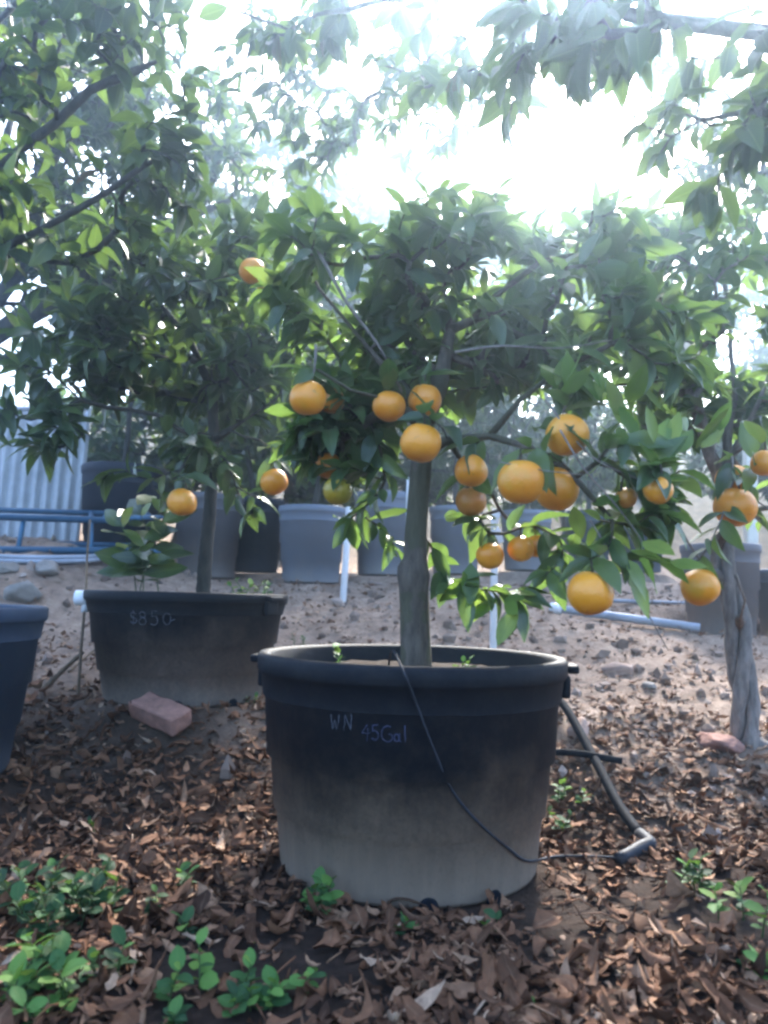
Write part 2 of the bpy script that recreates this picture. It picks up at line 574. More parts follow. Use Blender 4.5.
def arc(cx, cz, rx, rz, a0, a1, n=9):
    return [(cx + rx * math.cos(R_(a)), cz + rz * math.sin(R_(a))) for a in np.linspace(a0, a1, n)]


def shift(strokes, ds, dz, k=1.0, tilt=0.0):
    return [[(ds + k * x, dz + k * (z + tilt * x)) for x, z in st] for st in strokes]


WN = [[(0, .030), (.005, 0), (.010, .020), (.015, 0), (.020, .031)], [(.031, 0), (.032, .032), (.046, .002), (.047, .034)]]
GAL = [[(.010, .028), (.0, .010), (.016, .011)], [(.012, .020), (.012, -.004)],
       [(.034, .028), (.022, .027), (.021, .016)] + arc(.026, .008, .008, .009, 80, -140),
       arc(.052, .013, .012, .016, 60, 320, 12) + [(.061, .012), (.053, .012)],
       arc(.070, .007, .005, .007, 20, 380, 10), [(.0765, .016), (.077, .001), (.079, .0)], [(.086, .032), (.087, .0)]]
scribble(prof_main, POT_MAIN, shift(WN, -.172, .330, .95, .02), M['chalk'], pot_main, 'handwriting')
scribble(prof_main, POT_MAIN, shift(GAL, -.105, .320, .95, -.03), M['chalk_blue'], pot_main, 'handwriting')
D850 = [arc(.010, .028, .009, .007, 20, 270, 9) + arc(.010, .013, .010, .008, 90, -160, 9), [(.011, .040), (.010, .0)],
        arc(.038, .029, .008, .008, -90, 270, 12) + arc(.038, .011, .010, .010, 90, -270, 12),
        [(.080, .039), (.066, .039), (.064, .024)] + arc(.070, .013, .011, .012, 90, -140),
        arc(.106, .018, .010, .016, 80, 440, 14), [(.118, .014), (.128, .016)]]
scribble(prof_rear, POT_REAR, shift(D850, -.105, .262, 1.15, .02), M['chalk'], pot_rear, 'handwriting', .0015)

bg_roots = []
for (x, y, z, r, h, mt, lab, plant) in BGP:
    root, _ = make_pot((x, y, z), r, r * .82, h, M[mt], lab, segs=48)
    bg_roots.append(root)

# ------------------------------------------------------------------ leaves
def leaf_template(nl, shape='citrus', cols=3):
    ts = np.linspace(0, 1, nl + 1)
    if shape == 'citrus':
        w = .215 * np.sin(np.pi * ts ** .85) ** .85
    elif shape == 'lance':
        w = .17 * np.sin(np.pi * ts ** .8) ** .9
    elif shape == 'lance2':
        w = .22 * np.sin(np.pi * ts ** .9) ** .7
    elif shape == 'torn':
        w = .30 * np.array([.2, .7, 1.0, .62, .95, .5])[:nl + 1]
    elif shape == 'oval':
        w = .33 * np.sin(np.pi * ts ** .95) ** .65
    else:
        w = .25 * np.sin(np.pi * ts ** .78) ** .85
    w[0] = .02; w[-1] = .004
    us = np.linspace(-1, 1, cols)
    V = np.array([[u * w[i], ts[i], 0] for i in range(nl + 1) for u in us])
    A = np.array([[abs(u), ts[i]] for i in range(nl + 1) for u in us])
    Q = [(i * cols + j, i * cols + j + 1, (i + 1) * cols + j + 1, (i + 1) * cols + j) for i in range(nl) for j in range(cols - 1)]
    return V, np.array(Q), A


TPL = {k: leaf_template(*a) for k, a in {
    'citrus': (6, 'citrus'), 'citrus_far': (3, 'citrus'), 'lance': (6, 'lance'), 'lance_far': (3, 'lance'), 'oval': (5, 'oval'),
    'broad': (6, 'broad'), 'broad_far': (3, 'broad'), 'dead': (5, 'lance2', 5), 'dead_broad': (5, 'oval', 5), 'dead_torn': (5, 'torn', 5)}.items()}


def norm(v):
    return v / (np.linalg.norm(v, axis=-1, keepdims=True) + 1e-9)


def add_leaves(b, tpl, pos, dirs, nrm, size, bend, fold, tint, twist=None, crumple=0.0):
    """many leaves at once: midrib along dirs, face towards nrm, bend = curl along the midrib, fold = V across it (an open curl when crumpled)"""
    V, Q, A = TPL[tpl]
    k = len(pos)
    if k == 0: return
    dirs = norm(dirs); side = norm(np.cross(dirs, nrm)); nn = np.cross(side, dirs)
    x, y = V[:, 0], V[:, 1]
    if crumple:
        xs = x[None] * (1 + .25 * rng.normal(size=(k, len(x))))
        c = fold[:, None] * 5.0
        X = np.sin(c * xs) / np.where(np.abs(c) < .05, 1, c); X = np.where(np.abs(c) < .05, xs, X)
        Z = (1 - np.cos(c * xs)) / np.where(np.abs(c) < .05, 1, c)
        Y = y[None] * (1 + .05 * rng.normal(size=(k, 1)))
        bb = bend[:, None] * 1.6
        Z = Z + bb * (Y - .4) ** 2 + crumple * rng.normal(size=(k, len(x)))
        X = X + crumple * .5 * rng.normal(size=(k, len(x))) + .18 * rng.normal(size=(k, 1)) * Y ** 2
    else:
        Z = fold[:, None] * np.abs(x)[None] + bend[:, None] * (y ** 2)[None]
        X = np.broadcast_to(x, (k, len(x))).copy(); Y = np.broadcast_to(y, (k, len(x)))
        Z = Z + .012 * np.sin(y[None] * 21 + 6.3 * rng.random((k, 1))) * np.sign(x)[None]
    if twist is not None:
        ang = twist[:, None] * (y[None] - .3)
        X, Z = X * np.cos(ang), Z + X * np.sin(ang)
    P_ = pos[:, None] + size[:, None, None] * (X[..., None] * side[:, None] + Y[..., None] * dirs[:, None] + Z[..., None] * nn[:, None])
    off = (np.arange(k) * len(V))[:, None, None]
    at = np.empty((k, len(V), 4))
    at[..., 0] = tint[:, None]; at[..., 1] = A[None, :, 0]; at[..., 2] = A[None, :, 1]; at[..., 3] = 1
    b.add(P_.reshape(-1, 3), (Q[None] + off).reshape(-1, 4), None, at.reshape(-1, 4))


def blob_points(n, blobs, gap=2.6, thr=-.12, shell=.35, seed=0):
    """points in a union of ellipsoids (cx,cy,cz, rx,ry,rz, weight), thinned by noise so that the crown has clumps and gaps"""
    wts = np.array([b[6] if len(b) > 6 else b[3] * b[4] * b[5] for b in blobs]); wts = wts / wts.sum()
    out = []
    tries = 0
    while len(out) < n and tries < n * 40:
        tries += 1
        b = blobs[rng.choice(len(blobs), p=wts)]
        d = rng.normal(size=3); d /= np.linalg.norm(d)
        r = (shell + (1 - shell) * rng.random()) ** .5
        p = np.array(b[:3]) + d * r * np.array(b[3:6])
        if noise.noise(Vector(p * gap) + Vector((seed * 7.7, 0, 0))) < thr: continue
        if p[2] < ground(p[0], p[1], False) + .12: continue
        out.append(p)
    return np.array(out)


def grow(limbs, tips, seg=.07, twig=.0022, pw=.42, attach_min=0):
    """limbs: list of polylines (first is the trunk top-down usable part). Returns tubes [(pts, radii)], tip chains"""
    pos, par, starts = [], [], set()
    for L in limbs:
        L = [np.array(tuple(p), float) for p in L]
        first = True
        prev = -1
        starts.add(len(pos))
        if pos:
            d = np.linalg.norm(np.array(pos) - L[0], axis=1); prev = int(d.argmin())
        for a, bb in zip(L[:-1], L[1:]):
            n = max(1, int(np.linalg.norm(bb - a) / seg))
            for f in np.linspace(0, 1, n, endpoint=False):
                if first and pos and f == 0:
                    first = False; continue
                pos.append(a + (bb - a) * f + (rng.normal(size=3) * .006 if f else 0)); par.append(prev); prev = len(pos) - 1; first = False
        pos.append(L[-1]); par.append(prev)
    nfix = len(pos)
    root = pos[0]
    order = np.argsort(np.linalg.norm(tips - np.array(limbs[0][-1] if False else tuple(limbs[0][-1])), axis=1))
    chains = []
    for ti in order:
        tp = tips[ti]
        arr = np.array(pos[attach_min:])
        dv = tp - arr; d = np.linalg.norm(dv, axis=1)
        cost = d + .25 * np.maximum(0, (arr[:, 2] - tp[2]))
        a = int(cost.argmin()) + attach_min
        A = pos[a]; L = np.linalg.norm(tp - A)
        if L < .02: continue
        pd = A - pos[par[a]] if par[a] >= 0 else np.array([0, 0, 1.0])
        pd = pd / (np.linalg.norm(pd) + 1e-9)
        mid = A + pd * L * .25 + (tp - A) * .35 + np.array([0, 0, .06 * L]) + rng.normal(size=3) * .05 * L
        n = max(2, int(math.ceil(L / seg)))
        prev = a; ch = [a]
        for f in np.linspace(0, 1, n + 1)[1:]:
            p = (1 - f) ** 2 * A + 2 * f * (1 - f) * mid + f * f * tp + (rng.normal(size=3) * .012 * min(L, .3) if f < 1 else 0)
            pos.append(p); par.append(prev); prev = len(pos) - 1; ch.append(prev)
        chains.append(ch)
    cnt = np.zeros(len(pos))
    for ch in chains:
        i = ch[-1]
        while i >= 0:
            cnt[i] += 1; i = par[i]
    rad = twig * np.maximum(cnt, 1) ** pw
    return np.array(pos), np.array(par), rad, chains, nfix, starts


def make_tree(name, label, cat, base, limbs, tips, leaf, leafmat, barkmat, group=None, trunk_r=(.03, .02), trunk_pts=None,
              per=8, size=(.07, .10), tpl='citrus', droop=.15, twig=.002, seg=.07, bend=(-.5, .08), fold=.5, hang=0.0, twiglen=.22,
              bare=.06, sides=6, attach_frac=.6, trunk_tpl=None, pw=.42, tint_pow=1.6, extra=None, young=0):
    root = thing(name, base, label, cat, group)
    nl = max(1, int(np.linalg.norm(np.array(tuple(limbs[0][-1])) - np.array(tuple(limbs[0][0]))) / seg * attach_frac))
    pos, par, rad, chains, nfix, starts = grow(limbs, tips, seg, twig, pw, nl)
    b = MB()
    tp = trunk_pts or limbs[0]
    n = len(tp)
    if trunk_tpl is not None:
        trunk_tpl(b)
    else:
        pts = []
        rr = []
        for i in range(n - 1):
            for f in np.linspace(0, 1, 14, endpoint=(i == n - 2)):
                pts.append(np.array(tuple(tp[i])) * (1 - f) + np.array(tuple(tp[i + 1])) * f)
                u = (i + f) / (n - 1)
                rr.append(trunk_r[0] + (trunk_r[1] - trunk_r[0]) * u)
        b.tube(pts, rr, 16, True, None, .035)
    rmax = trunk_r[1]
    # walk fixed limbs as chains
    ln = []
    cur = []
    for i in range(nfix):
        if par[i] == i - 1 and cur and i not in starts:
            cur.append(i)
        else:
            if cur: ln.append(cur)
            cur = [par[i], i] if par[i] >= 0 else [i]
    ln.append(cur)
    for k, ch in enumerate(ln):
        if k == 0 or len(ch) < 2: continue
        b.tube(pos[ch], np.minimum(np.maximum(rad[ch], .004), rmax), 8, True, None, .03)
    for ch in chains:
        r = np.minimum(rad[ch], rmax * .8); r[0] = min(r[0], r[1] * 1.1)
        b.tube(pos[ch], r, sides if r[1] > .004 else 4, True)
    b.build('trunk', barkmat, root)
    # leaves
    LP, LD, LN, LS, LB, LF, LT = [], [], [], [], [], [], []
    up = np.array([0, 0, 1.0])
    for ch in chains:
        pts = pos[ch]
        sl = np.linalg.norm(np.diff(pts, axis=0), axis=1); cum = np.concatenate([[0], np.cumsum(sl)]); L = cum[-1]
        s0 = max(min(bare, L * .4), L - twiglen)
        m = int(per * rng.uniform(.75, 1.25) * max(.6, min(1, (L - s0) / twiglen)))
        ct = rng.random()
        ph = rng.random() * 6.28
        for q in range(m):
            s = s0 + (L - s0) * (q + .6 * rng.random()) / m
            s = min(s, L * .999)
            k = int(np.searchsorted(cum, s) - 1); k = max(0, min(k, len(sl) - 1))
            f = (s - cum[k]) / (sl[k] + 1e-9)
            p = pts[k] * (1 - f) + pts[k + 1] * f
            tn = pts[k + 1] - pts[k]; tn = tn / (np.linalg.norm(tn) + 1e-9)
            ph += 2.4 + rng.normal() * .25
            a = np.cross(tn, up); 
            if np.linalg.norm(a) < .1: a = np.array([1.0, 0, 0])
            a = a / np.linalg.norm(a); c2 = np.cross(tn, a)
            rv = math.cos(ph) * a + math.sin(ph) * c2
            end = s / L
            dr = tn * (.35 + .5 * end) + rv * .85 + up * (rng.normal() * .15 - droop) - up * hang
            dr = dr / (np.linalg.norm(dr) + 1e-9)
            nv = up + tn * .5 + rng.normal(size=3) * .35
            if abs(np.dot(nv, dr)) / np.linalg.norm(nv) > .93: nv = rv + rng.normal(size=3) * .3
            LP.append(p); LD.append(dr); LN.append(nv)
            LS.append(rng.uniform(*size) * (.75 + .25 * rng.random()))
            LB.append(rng.uniform(*bend)); LF.append(fold * rng.uniform(.3, 1.5))
            LT.append(np.clip(.55 * ct ** tint_pow + .55 * rng.random() ** tint_pow * (.6 + .4 * end), 0, 1))
    b = MB()
    LP = np.array(LP)
    add_leaves(b, tpl, LP, np.array(LD), np.array(LN), np.array(LS), np.array(LB), np.array(LF), np.array(LT), rng.normal(size=len(LP)) * .35)
    b.build('crown', leafmat, root)
    return root, pos


def orange_fruit(tree, c, r, mat, anchor, label=None, flat=.95):
    """one slightly oblate fruit with a dimple at the stalk, hung on its stalk"""
    c = np.array(tuple(c)); b = MB(); n, m = 18, 28
    tilt = Matrix.Rotation(rng.normal() * .25, 3, 'X') @ Matrix.Rotation(rng.normal() * .25, 3, 'Y')
    prof = []
    for i in range(n + 1):
        th = math.pi * i / n
        q = r * (1 - .07 * math.exp(-(th / .28) ** 2) - .03 * math.exp(-((math.pi - th) / .2) ** 2))
        prof.append((max(q * math.sin(th), 1e-4), flat * q * math.cos(th)))
    b.lathe(prof[::-1], m)
    V = np.vstack(b.v)
    sd = rng.random() * 100
    V = np.array([v * (1 + .06 * noise.noise(Vector(v / r * 1.1) + Vector((sd, 0, 0)))) for v in V])
    V = V @ np.array(tilt).T + c
    q = np.vstack(b.f4)
    o = MB().add(V, q).build('orange', mat, tree)
    if label: o['label'] = label
    top = c + np.array(tilt) @ np.array([0, 0, r * flat * .93])
    anc = np.array(tuple(anchor))
    mid = top * .5 + anc * .5 + np.array([0, 0, .012])
    cal = Matrix(tilt)
    s = MB().lathe([(.0001, .003), (.005, .002), (.0065, 0), (.004, -.003)], 10, tuple(top - np.array([0, 0, .002])))
    s.tube([top - np.array([0, 0, .003]), top + (mid - top) * .5 + np.array([0, 0, .006]), mid, anc], [.0032, .0022, .002, .002], 6)
    o.location = (0, 0, 0)
    s.build('stalk', M['bark_main'], o)
    return o


def hang_fruits(tree, pos, fruits):
    """fruits: (px, py, r_px, depth, material, label)"""
    for (px, py, rp, y, mt, lab) in fruits:
        c = P(px, py, y); r = rp / FPX * y
        up = np.array(tuple(c)) + np.array([0, 0, r + .03])
        d = np.linalg.norm(pos - up, axis=1) + .6 * np.maximum(0, up[2] - .02 - pos[:, 2])
        orange_fruit(tree, c, r, M[mt], pos[int(d.argmin())], lab)


def V3(p): return np.array(tuple(p))


def smooth_path(pts, n=8):
    pts = [V3(p) for p in pts]; P0 = [2 * pts[0] - pts[1]] + pts + [2 * pts[-1] - pts[-2]]; out = []
    for i in range(1, len(P0) - 2):
        for f in np.linspace(0, 1, n, endpoint=(i == len(P0) - 3)):
            a, b_, c_, d_ = P0[i - 1:i + 3]
            out.append(.5 * (2 * b_ + (c_ - a) * f + (2 * a - 5 * b_ + 4 * c_ - d_) * f**2 + (3 * b_ - a - 3 * c_ + d_) * f**3))
    return out


# ---- the main orange tree -------------------------------------------------
ym = 1.80
T0 = V3(P(416, 664, ym)); T0[2] = POT_MAIN[2] + .36
tr = [T0, V3(P(415, 600, ym)), V3(P(414, 560, ym)), V3(P(418, 500, ym)), V3(P(422, 452, ym)), V3(P(424, 424, ym + .02))]
F_MAIN = [
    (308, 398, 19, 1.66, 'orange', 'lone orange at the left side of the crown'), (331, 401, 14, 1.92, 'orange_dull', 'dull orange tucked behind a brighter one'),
    (389, 406, 17, 1.74, 'orange', 'left orange of the pair above the trunk'), (425, 400, 17.5, 1.78, 'orange', 'right orange of the pair above the trunk'),
    (421, 443, 21, 1.64, 'orange', 'orange hiding the top of the trunk'), (471, 471, 17, 1.70, 'orange', 'orange just right of the trunk'),
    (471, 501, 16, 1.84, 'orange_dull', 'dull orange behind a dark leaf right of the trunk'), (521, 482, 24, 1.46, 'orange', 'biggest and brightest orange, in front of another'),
    (557, 489, 22.5, 1.58, 'orange', 'big orange crossed by a thin dry twig'), (567, 435, 22, 1.52, 'orange', 'orange with a leaf lying across its face'),
    (490, 556, 14, 1.78, 'orange', 'small low orange left of the low pair'), (521, 549, 13.5, 1.80, 'orange', 'front orange of the small low pair'),
    (537, 546, 12, 1.83, 'orange', 'back orange of the small low pair'), (590, 593, 23, 1.42, 'orange', 'lowest orange, hanging clear of the leaves'),
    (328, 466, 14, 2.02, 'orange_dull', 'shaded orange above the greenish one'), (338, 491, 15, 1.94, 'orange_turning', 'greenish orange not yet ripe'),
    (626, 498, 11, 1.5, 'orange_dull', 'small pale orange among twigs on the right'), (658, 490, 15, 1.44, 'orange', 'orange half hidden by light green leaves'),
]
limbs = [tr,
         [tr[4], P(448, 440, 1.74), P(490, 436, 1.68), P(530, 448, 1.62), P(575, 478, 1.55), P(612, 520, 1.50)],
         [tr[5], P(405, 390, 1.84), P(370, 350, 1.86), P(335, 308, 1.86), P(310, 270, 1.9)],
         [tr[5], P(440, 385, 1.85), P(450, 330, 1.88), P(452, 270, 1.9), P(450, 245, 1.92)],
         [P(448, 345, 1.88), P(490, 300, 1.84), P(540, 262, 1.8), P(575, 255, 1.78)],
         [P(490, 436, 1.68), P(520, 400, 1.66), P(560, 370, 1.62), P(610, 345, 1.6), P(640, 330, 1.6)],
         [tr[5], P(390, 400, 1.74), P(350, 390, 1.68), P(318, 370, 1.66)],
         [P(440, 385, 1.85), P(420, 360, 2.0), P(400, 330, 2.15), P(420, 280, 2.2)],
         [P(405, 390, 1.84), P(370, 420, 1.95), P(342, 440, 1.98)],
         [P(448, 440, 1.74), P(480, 470, 1.86), P(500, 510, 1.88), P(515, 528, 1.88)]]


def blob(px, py, y, rx, ry, rz, w=None):
    c = P(px, py, y); k = y / FPX
    return (c.x, c.y, c.z, rx * k, ry, rz * k) + ((w,) if w else ())


tm = blob_points(570, [blob(345, 290, 1.98, 85, .36, 80), blob(440, 290, 2.02, 100, .42, 80), blob(555, 290, 1.9, 95, .36, 72), blob(620, 355, 1.74, 85, .30, 70),
                       blob(450, 345, 2.05, 110, .30, 60), blob(600, 470, 1.62, 55, .16, 50), blob(345, 425, 2.05, 65, .2, 50, .016), blob(360, 235, 1.95, 60, .2, 30), blob(500, 255, 1.9, 70, .2, 35), blob(640, 505, 1.58, 35, .12, 40)],
                 4.5, -.03, .2, 1)
low = np.array([V3(P(*q)) for q in [(470, 590, 1.76), (500, 592, 1.76), (520, 600, 1.74), (450, 585, 1.8), (545, 575, 1.74), (562, 560, 1.78), (440, 560, 1.86), (455, 520, 1.9), (385, 480, 1.94), (372, 500, 1.92),
                                    (360, 470, 1.95), (480, 520, 1.84), (360, 512, 1.96), (382, 528, 1.95), (346, 522, 2.0), (395, 548, 1.93), (560, 540, 1.76), (588, 548, 1.7), (600, 520, 1.6), (630, 560, 1.52), (655, 555, 1.54), (610, 545, 1.5), (670, 520, 1.56), (680, 470, 1.56)]])
fa = np.array([V3(P(px, py, y)) + [0, 0, rp / FPX * y + .02] for (px, py, rp, y, m_, l_) in F_MAIN])
tree_main, pm = make_tree('orange_tree', 'heavily fruiting orange tree with a thick straight trunk in the nearest large black pot', 'tree', T0, limbs,
                          np.vstack([tm, low, fa]), None, M['leaf_main'], M['bark_main'], 'potted orange trees bearing fruit', per=10, size=(.055, .118), twig=.0018, hang=.08,
                          trunk_tpl=lambda b: b.tube([V3(P(x, y_, ym)) * [1, 1, 0] + [0, 0, V3(P(x, y_, ym))[2]] for x, y_ in
                                                      [(416, 690), (416, 655), (415, 630), (414, 605), (414, 588), (414, 576), (413, 568), (415, 558), (416, 530), (418, 500), (420, 475), (422, 452), (424, 424)]],
                                                     [.040, .036, .0345, .034, .0345, .039, .036, .0275, .0255, .025, .0245, .024, .022], 20, True, None, .02), trunk_r=(.036, .024))
# light green shoots on the right side of the crown belong to the same tree
b = MB()
sh = []
for (px, py, y, n, dx, dz) in [(640, 440, 1.5, 7, .1, .9), (665, 455, 1.5, 7, .5, .8), (610, 400, 1.52, 6, -.2, .9), (560, 390, 1.54, 6, .0, .9), (650, 500, 1.48, 8, .4, .1), 
                               (640, 560, 1.46, 7, .5, -.5), (600, 500, 1.5, 5, .3, .2), (690, 440, 1.55, 6, .7, .6), (505, 600, 1.72, 6, .1, -.7), (470, 585, 1.74, 6, -.3, -.6)]:
    c = V3(P(px, py, y))
    for q in range(n):
        d = np.array([dx, rng.normal() * .45, dz]) + rng.normal(size=3) * .42
        sh.append((c + rng.normal(size=3) * .018, d, rng.normal(size=3) * .6 + [0, -.8, .7], rng.uniform(.06, .105), rng.random()))
add_leaves(b, 'citrus', np.array([s_[0] for s_ in sh]), np.array([s_[1] for s_ in sh]), np.array([s_[2] for s_ in sh]), np.array([s_[3] for s_ in sh]),
           rng.uniform(-.25, .1, len(sh)), rng.uniform(.05, .3, len(sh)), np.array([s_[4] for s_ in sh]), rng.normal(size=len(sh)) * .3)
yo = b.build('young_leaves', M['leaf_young'], tree_main)
yo['label'] = 'light green young shoots on the right side of the crown'
hang_fruits(tree_main, pm, F_MAIN)

for pts, r_ in [([(455, 352, 1.62), (500, 346, 1.58), (560, 348, 1.56), (612, 340, 1.55)], .0028), ([(318, 250, 1.7), (345, 300, 1.68), (378, 345, 1.7), (402, 392, 1.76)], .005),
                ([(560, 430, 1.46), (585, 470, 1.45), (620, 510, 1.45), (655, 560, 1.47)], .0022), ([(545, 400, 1.5), (590, 455, 1.48), (640, 480, 1.47), (690, 505, 1.5)], .0022),
                ([(316, 345, 1.66), (315, 365, 1.65), (312, 382, 1.655)], .004), ([(500, 462, 1.44), (540, 470, 1.43), (585, 475, 1.44)], .0016), ([(590, 520, 1.5), (640, 600, 1.5), (668, 650, 1.53)], .0017)]:
    tw = MB().tube(smooth_path([P(*q) for q in pts]), np.linspace(r_, r_ * .5, 8 * (len(pts) - 1)), 6, True, None, .05).build('bare_twig', M['bark_grey'], tree_main)

# ---- the rear orange tree in the $850 pot -----------------------------------
yr = 2.77
R0 = V3(P(203, 597, yr)); R0[2] = POT_REAR[2] + .30
trr = [R0, V3(P(205, 560, yr)), V3(P(209, 520, yr)), V3(P(212, 480, yr)), V3(P(214, 440, yr)), V3(P(212, 390, yr))]
F_REAR = [(182, 502, 15, 2.4, 'orange', 'low orange left of the thin trunk, touched by a leaf'), (274, 482, 14, 2.36, 'orange', 'round orange right of the thin trunk'),
          (252, 271, 13.5, 2.05, 'orange', 'orange high in the crown'), (264, 284, 9, 2.28, 'orange_dull', 'small orange behind the high one')]
limbs = [trr, [trr[4], P(180, 430, 2.7), P(130, 410, 2.6), P(80, 400, 2.5), P(30, 420, 2.45)], [trr[5], P(190, 340, 2.8), P(150, 290, 2.75), P(100, 250, 2.7)],
         [trr[5], P(225, 340, 2.8), P(240, 290, 2.8), P(235, 230, 2.85)], [trr[4], P(245, 420, 2.8), P(275, 400, 2.75), P(300, 370, 2.8)],
         [trr[4], P(230, 430, 2.6), P(260, 440, 2.5)], [trr[4], P(195, 450, 2.62), P(180, 470, 2.5)]]
tr_ = blob_points(480, [blob(180, 340, 2.75, 110, .45, 85), blob(95, 365, 2.6, 80, .35, 55), blob(240, 280, 2.8, 75, .4, 75), blob(110, 280, 2.75, 90, .4, 60), blob(40, 430, 2.5, 45, .2, 25, .008),
                        blob(275, 400, 2.85, 55, .35, 75, .08), blob(215, 440, 2.75, 55, .3, 30, .03)], 3.0, -.02, .3, 2)
fa = np.array([V3(P(px, py, y)) + [0, 0, rp / FPX * y + .02] for (px, py, rp, y, m_, l_) in F_REAR])
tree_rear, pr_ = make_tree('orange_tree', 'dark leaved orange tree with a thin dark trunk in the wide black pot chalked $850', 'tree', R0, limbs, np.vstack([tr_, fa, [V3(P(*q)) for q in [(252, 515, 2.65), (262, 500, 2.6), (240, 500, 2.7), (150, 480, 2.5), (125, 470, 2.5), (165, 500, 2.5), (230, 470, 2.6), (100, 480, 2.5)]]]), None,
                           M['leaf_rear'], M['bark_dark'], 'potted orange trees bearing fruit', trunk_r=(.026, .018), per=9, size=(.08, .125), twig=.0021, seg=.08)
hang_fruits(tree_rear, pr_, F_REAR)

# ---- the right orange tree with the twisted grey trunk ------------------------
gR = G(745, 742)
yR = gR.y
Q0 = V3(gR) - [0, 0, .04]
trR = [Q0, V3(P(745, 700, yR)), V3(P(742, 660, yR)), V3(P(738, 625, yR)), V3(P(728, 585, yR)), V3(P(720, 540, yR)), V3(P(722, 480, yR + .05))]
F_RIGHT = [(732, 480, 17, 1.97, 'orange', 'back orange of the stacked pair'), (735, 507, 21, 1.92, 'orange', 'front orange of the stacked pair'),
           (765, 463, 14, 1.8, 'orange', 'orange cut by the right edge'), (700, 587, 19, 1.86, 'orange', 'low orange under a long green leaf')]


def twisted(b):
    ys = np.linspace(758, 540, 24)
    base = lambda py: V3(P(np.interp(py, [540, 585, 625, 660, 700, 758], [720, 728, 738, 742, 745, 748]), py, yR))
    for s_, r0 in ((0, .023), (2.1, .020), (4.2, .018)):
        pts, rr = [], []
        for i, py in enumerate(ys):
            a = s_ + i * .24; q = .024 * (1.25 if i < 3 else 1)
            pts.append(base(py) + [q * math.cos(a), q * math.sin(a), 0]); rr.append(r0 * (1.25 - .45 * i / 23) * (1 + .08 * math.sin(i * 1.7 + s_)))
        b.tube(pts, rr, 12, True, None, .04)
    e = base(752)
    b.tube([e + [.0, -.01, .04], e + [.07, -.04, .0], e + [.16, -.07, -.03]], [.03, .022, .012], 10)
    b.tube([e + [.0, -.01, .03], e + [-.06, -.03, -.01], e + [-.13, -.05, -.04]], [.026, .018, .010], 10)


limbs = [trR, [trR[4], P(700, 560, yR - .05), P(680, 530, yR - .1), P(665, 480, yR - .1)], [trR[6], P(700, 420, yR), P(680, 360, yR), P(660, 310, yR)],
         [trR[6], P(745, 430, yR), P(770, 370, yR), P(800, 320, yR)], [trR[6], P(735, 400, yR + .1), P(730, 330, yR + .1), P(720, 260, yR + .1)],
         [trR[5], P(740, 520, yR - .2), P(755, 500, yR - .35)], [trR[3], P(745, 600, yR - .15), P(735, 575, yR - .25)]]
tR = blob_points(460, [blob(700, 320, yR, 100, .4, 90), blob(650, 265, yR + .15, 70, .35, 45, .03), blob(740, 240, yR + .1, 80, .35, 50, .03), blob(790, 330, yR, 90, .4, 100), blob(660, 290, yR + .1, 70, .35, 60), blob(760, 430, yR - .1, 50, .3, 60), blob(690, 400, yR + .15, 60, .25, 55, .03),
                       blob(740, 560, yR - .2, 40, .15, 45), blob(770, 540, yR - .2, 40, .2, 50), blob(840, 480, yR, 70, .35, 90)], 2.8, -.06, .3, 3)
fa = np.array([V3(P(px, py, y)) + [0, 0, rp / FPX * y + .02] for (px, py, rp, y, m_, l_) in F_RIGHT])
tree_right, pR = make_tree('orange_tree', 'orange tree with a twisted braided grey trunk growing from the ground at the right edge', 'tree', Q0, limbs, np.vstack([tR, fa]), None,
                           M['leaf_main'], M['bark_grey'], 'orange trees bearing fruit', trunk_r=(.05, .03), per=9, size=(.07, .115), twig=.0022, seg=.08, trunk_tpl=twisted, attach_frac=.5)
hang_fruits(tree_right, pR, F_RIGHT)

# ---- citrus trees in the background pots --------------------------------------
bglab = ['bushy dark citrus growing in the sun faded grey pot by the leaning stake', 'citrus growing in the half hidden dark pot behind the sun faded one',
         'citrus in the dusty brownish pot behind the rear orange tree', 'dense citrus in the big dark pot behind the blue frame',
         'citrus in the grey pot just left of the thick trunk', 'citrus in the pale grey pot just right of the thick trunk',
         'citrus in the blue grey pot behind the low pair of oranges', 'citrus in the bluish pot above the lowest hanging orange',
         'small citrus in the small bluish pot left of the twisted trunk']
k = 0
for (x, y, z, r, h, mt, lab, plant) in BGP:
    if not plant: continue
    b0 = np.array([x, y, z + h * .86])
    hh = [1.5, 1.35, 1.45, 1.3, 1.6, 1.35, 1.2, 1.0, .75][k]
    lean = rng.normal(size=2) * .08
    top = b0 + [lean[0], lean[1], hh * .55]
    limbs = [[b0, b0 + [lean[0] * .4, lean[1] * .4, hh * .25], top], [top, top + [.25, -.1, .25 * hh]], [top, top + [-.25, .05, .3 * hh]], [top, top + [0, -.25, .35 * hh]]]
    cz = z + h + hh * .62
    rr = [.5, .5, .5, .5, .5, .45, .42, .4, .34][k]
    tips = blob_points([170, 150, 150, 150, 170, 120, 110, 90, 60][k], [(x, y, cz, rr, rr * .8, hh * .46), (x + .2, y - .1, cz - .2 * hh, rr * .7, rr * .6, hh * .3), (x - .2, y, cz + .25 * hh, rr * .7, rr * .6, hh * .3)],
                       2.2, -.15, .3, 10 + k)
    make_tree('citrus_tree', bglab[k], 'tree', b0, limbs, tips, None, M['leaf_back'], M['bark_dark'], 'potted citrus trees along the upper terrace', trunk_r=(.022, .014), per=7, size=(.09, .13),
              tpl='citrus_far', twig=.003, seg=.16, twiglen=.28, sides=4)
    k += 1

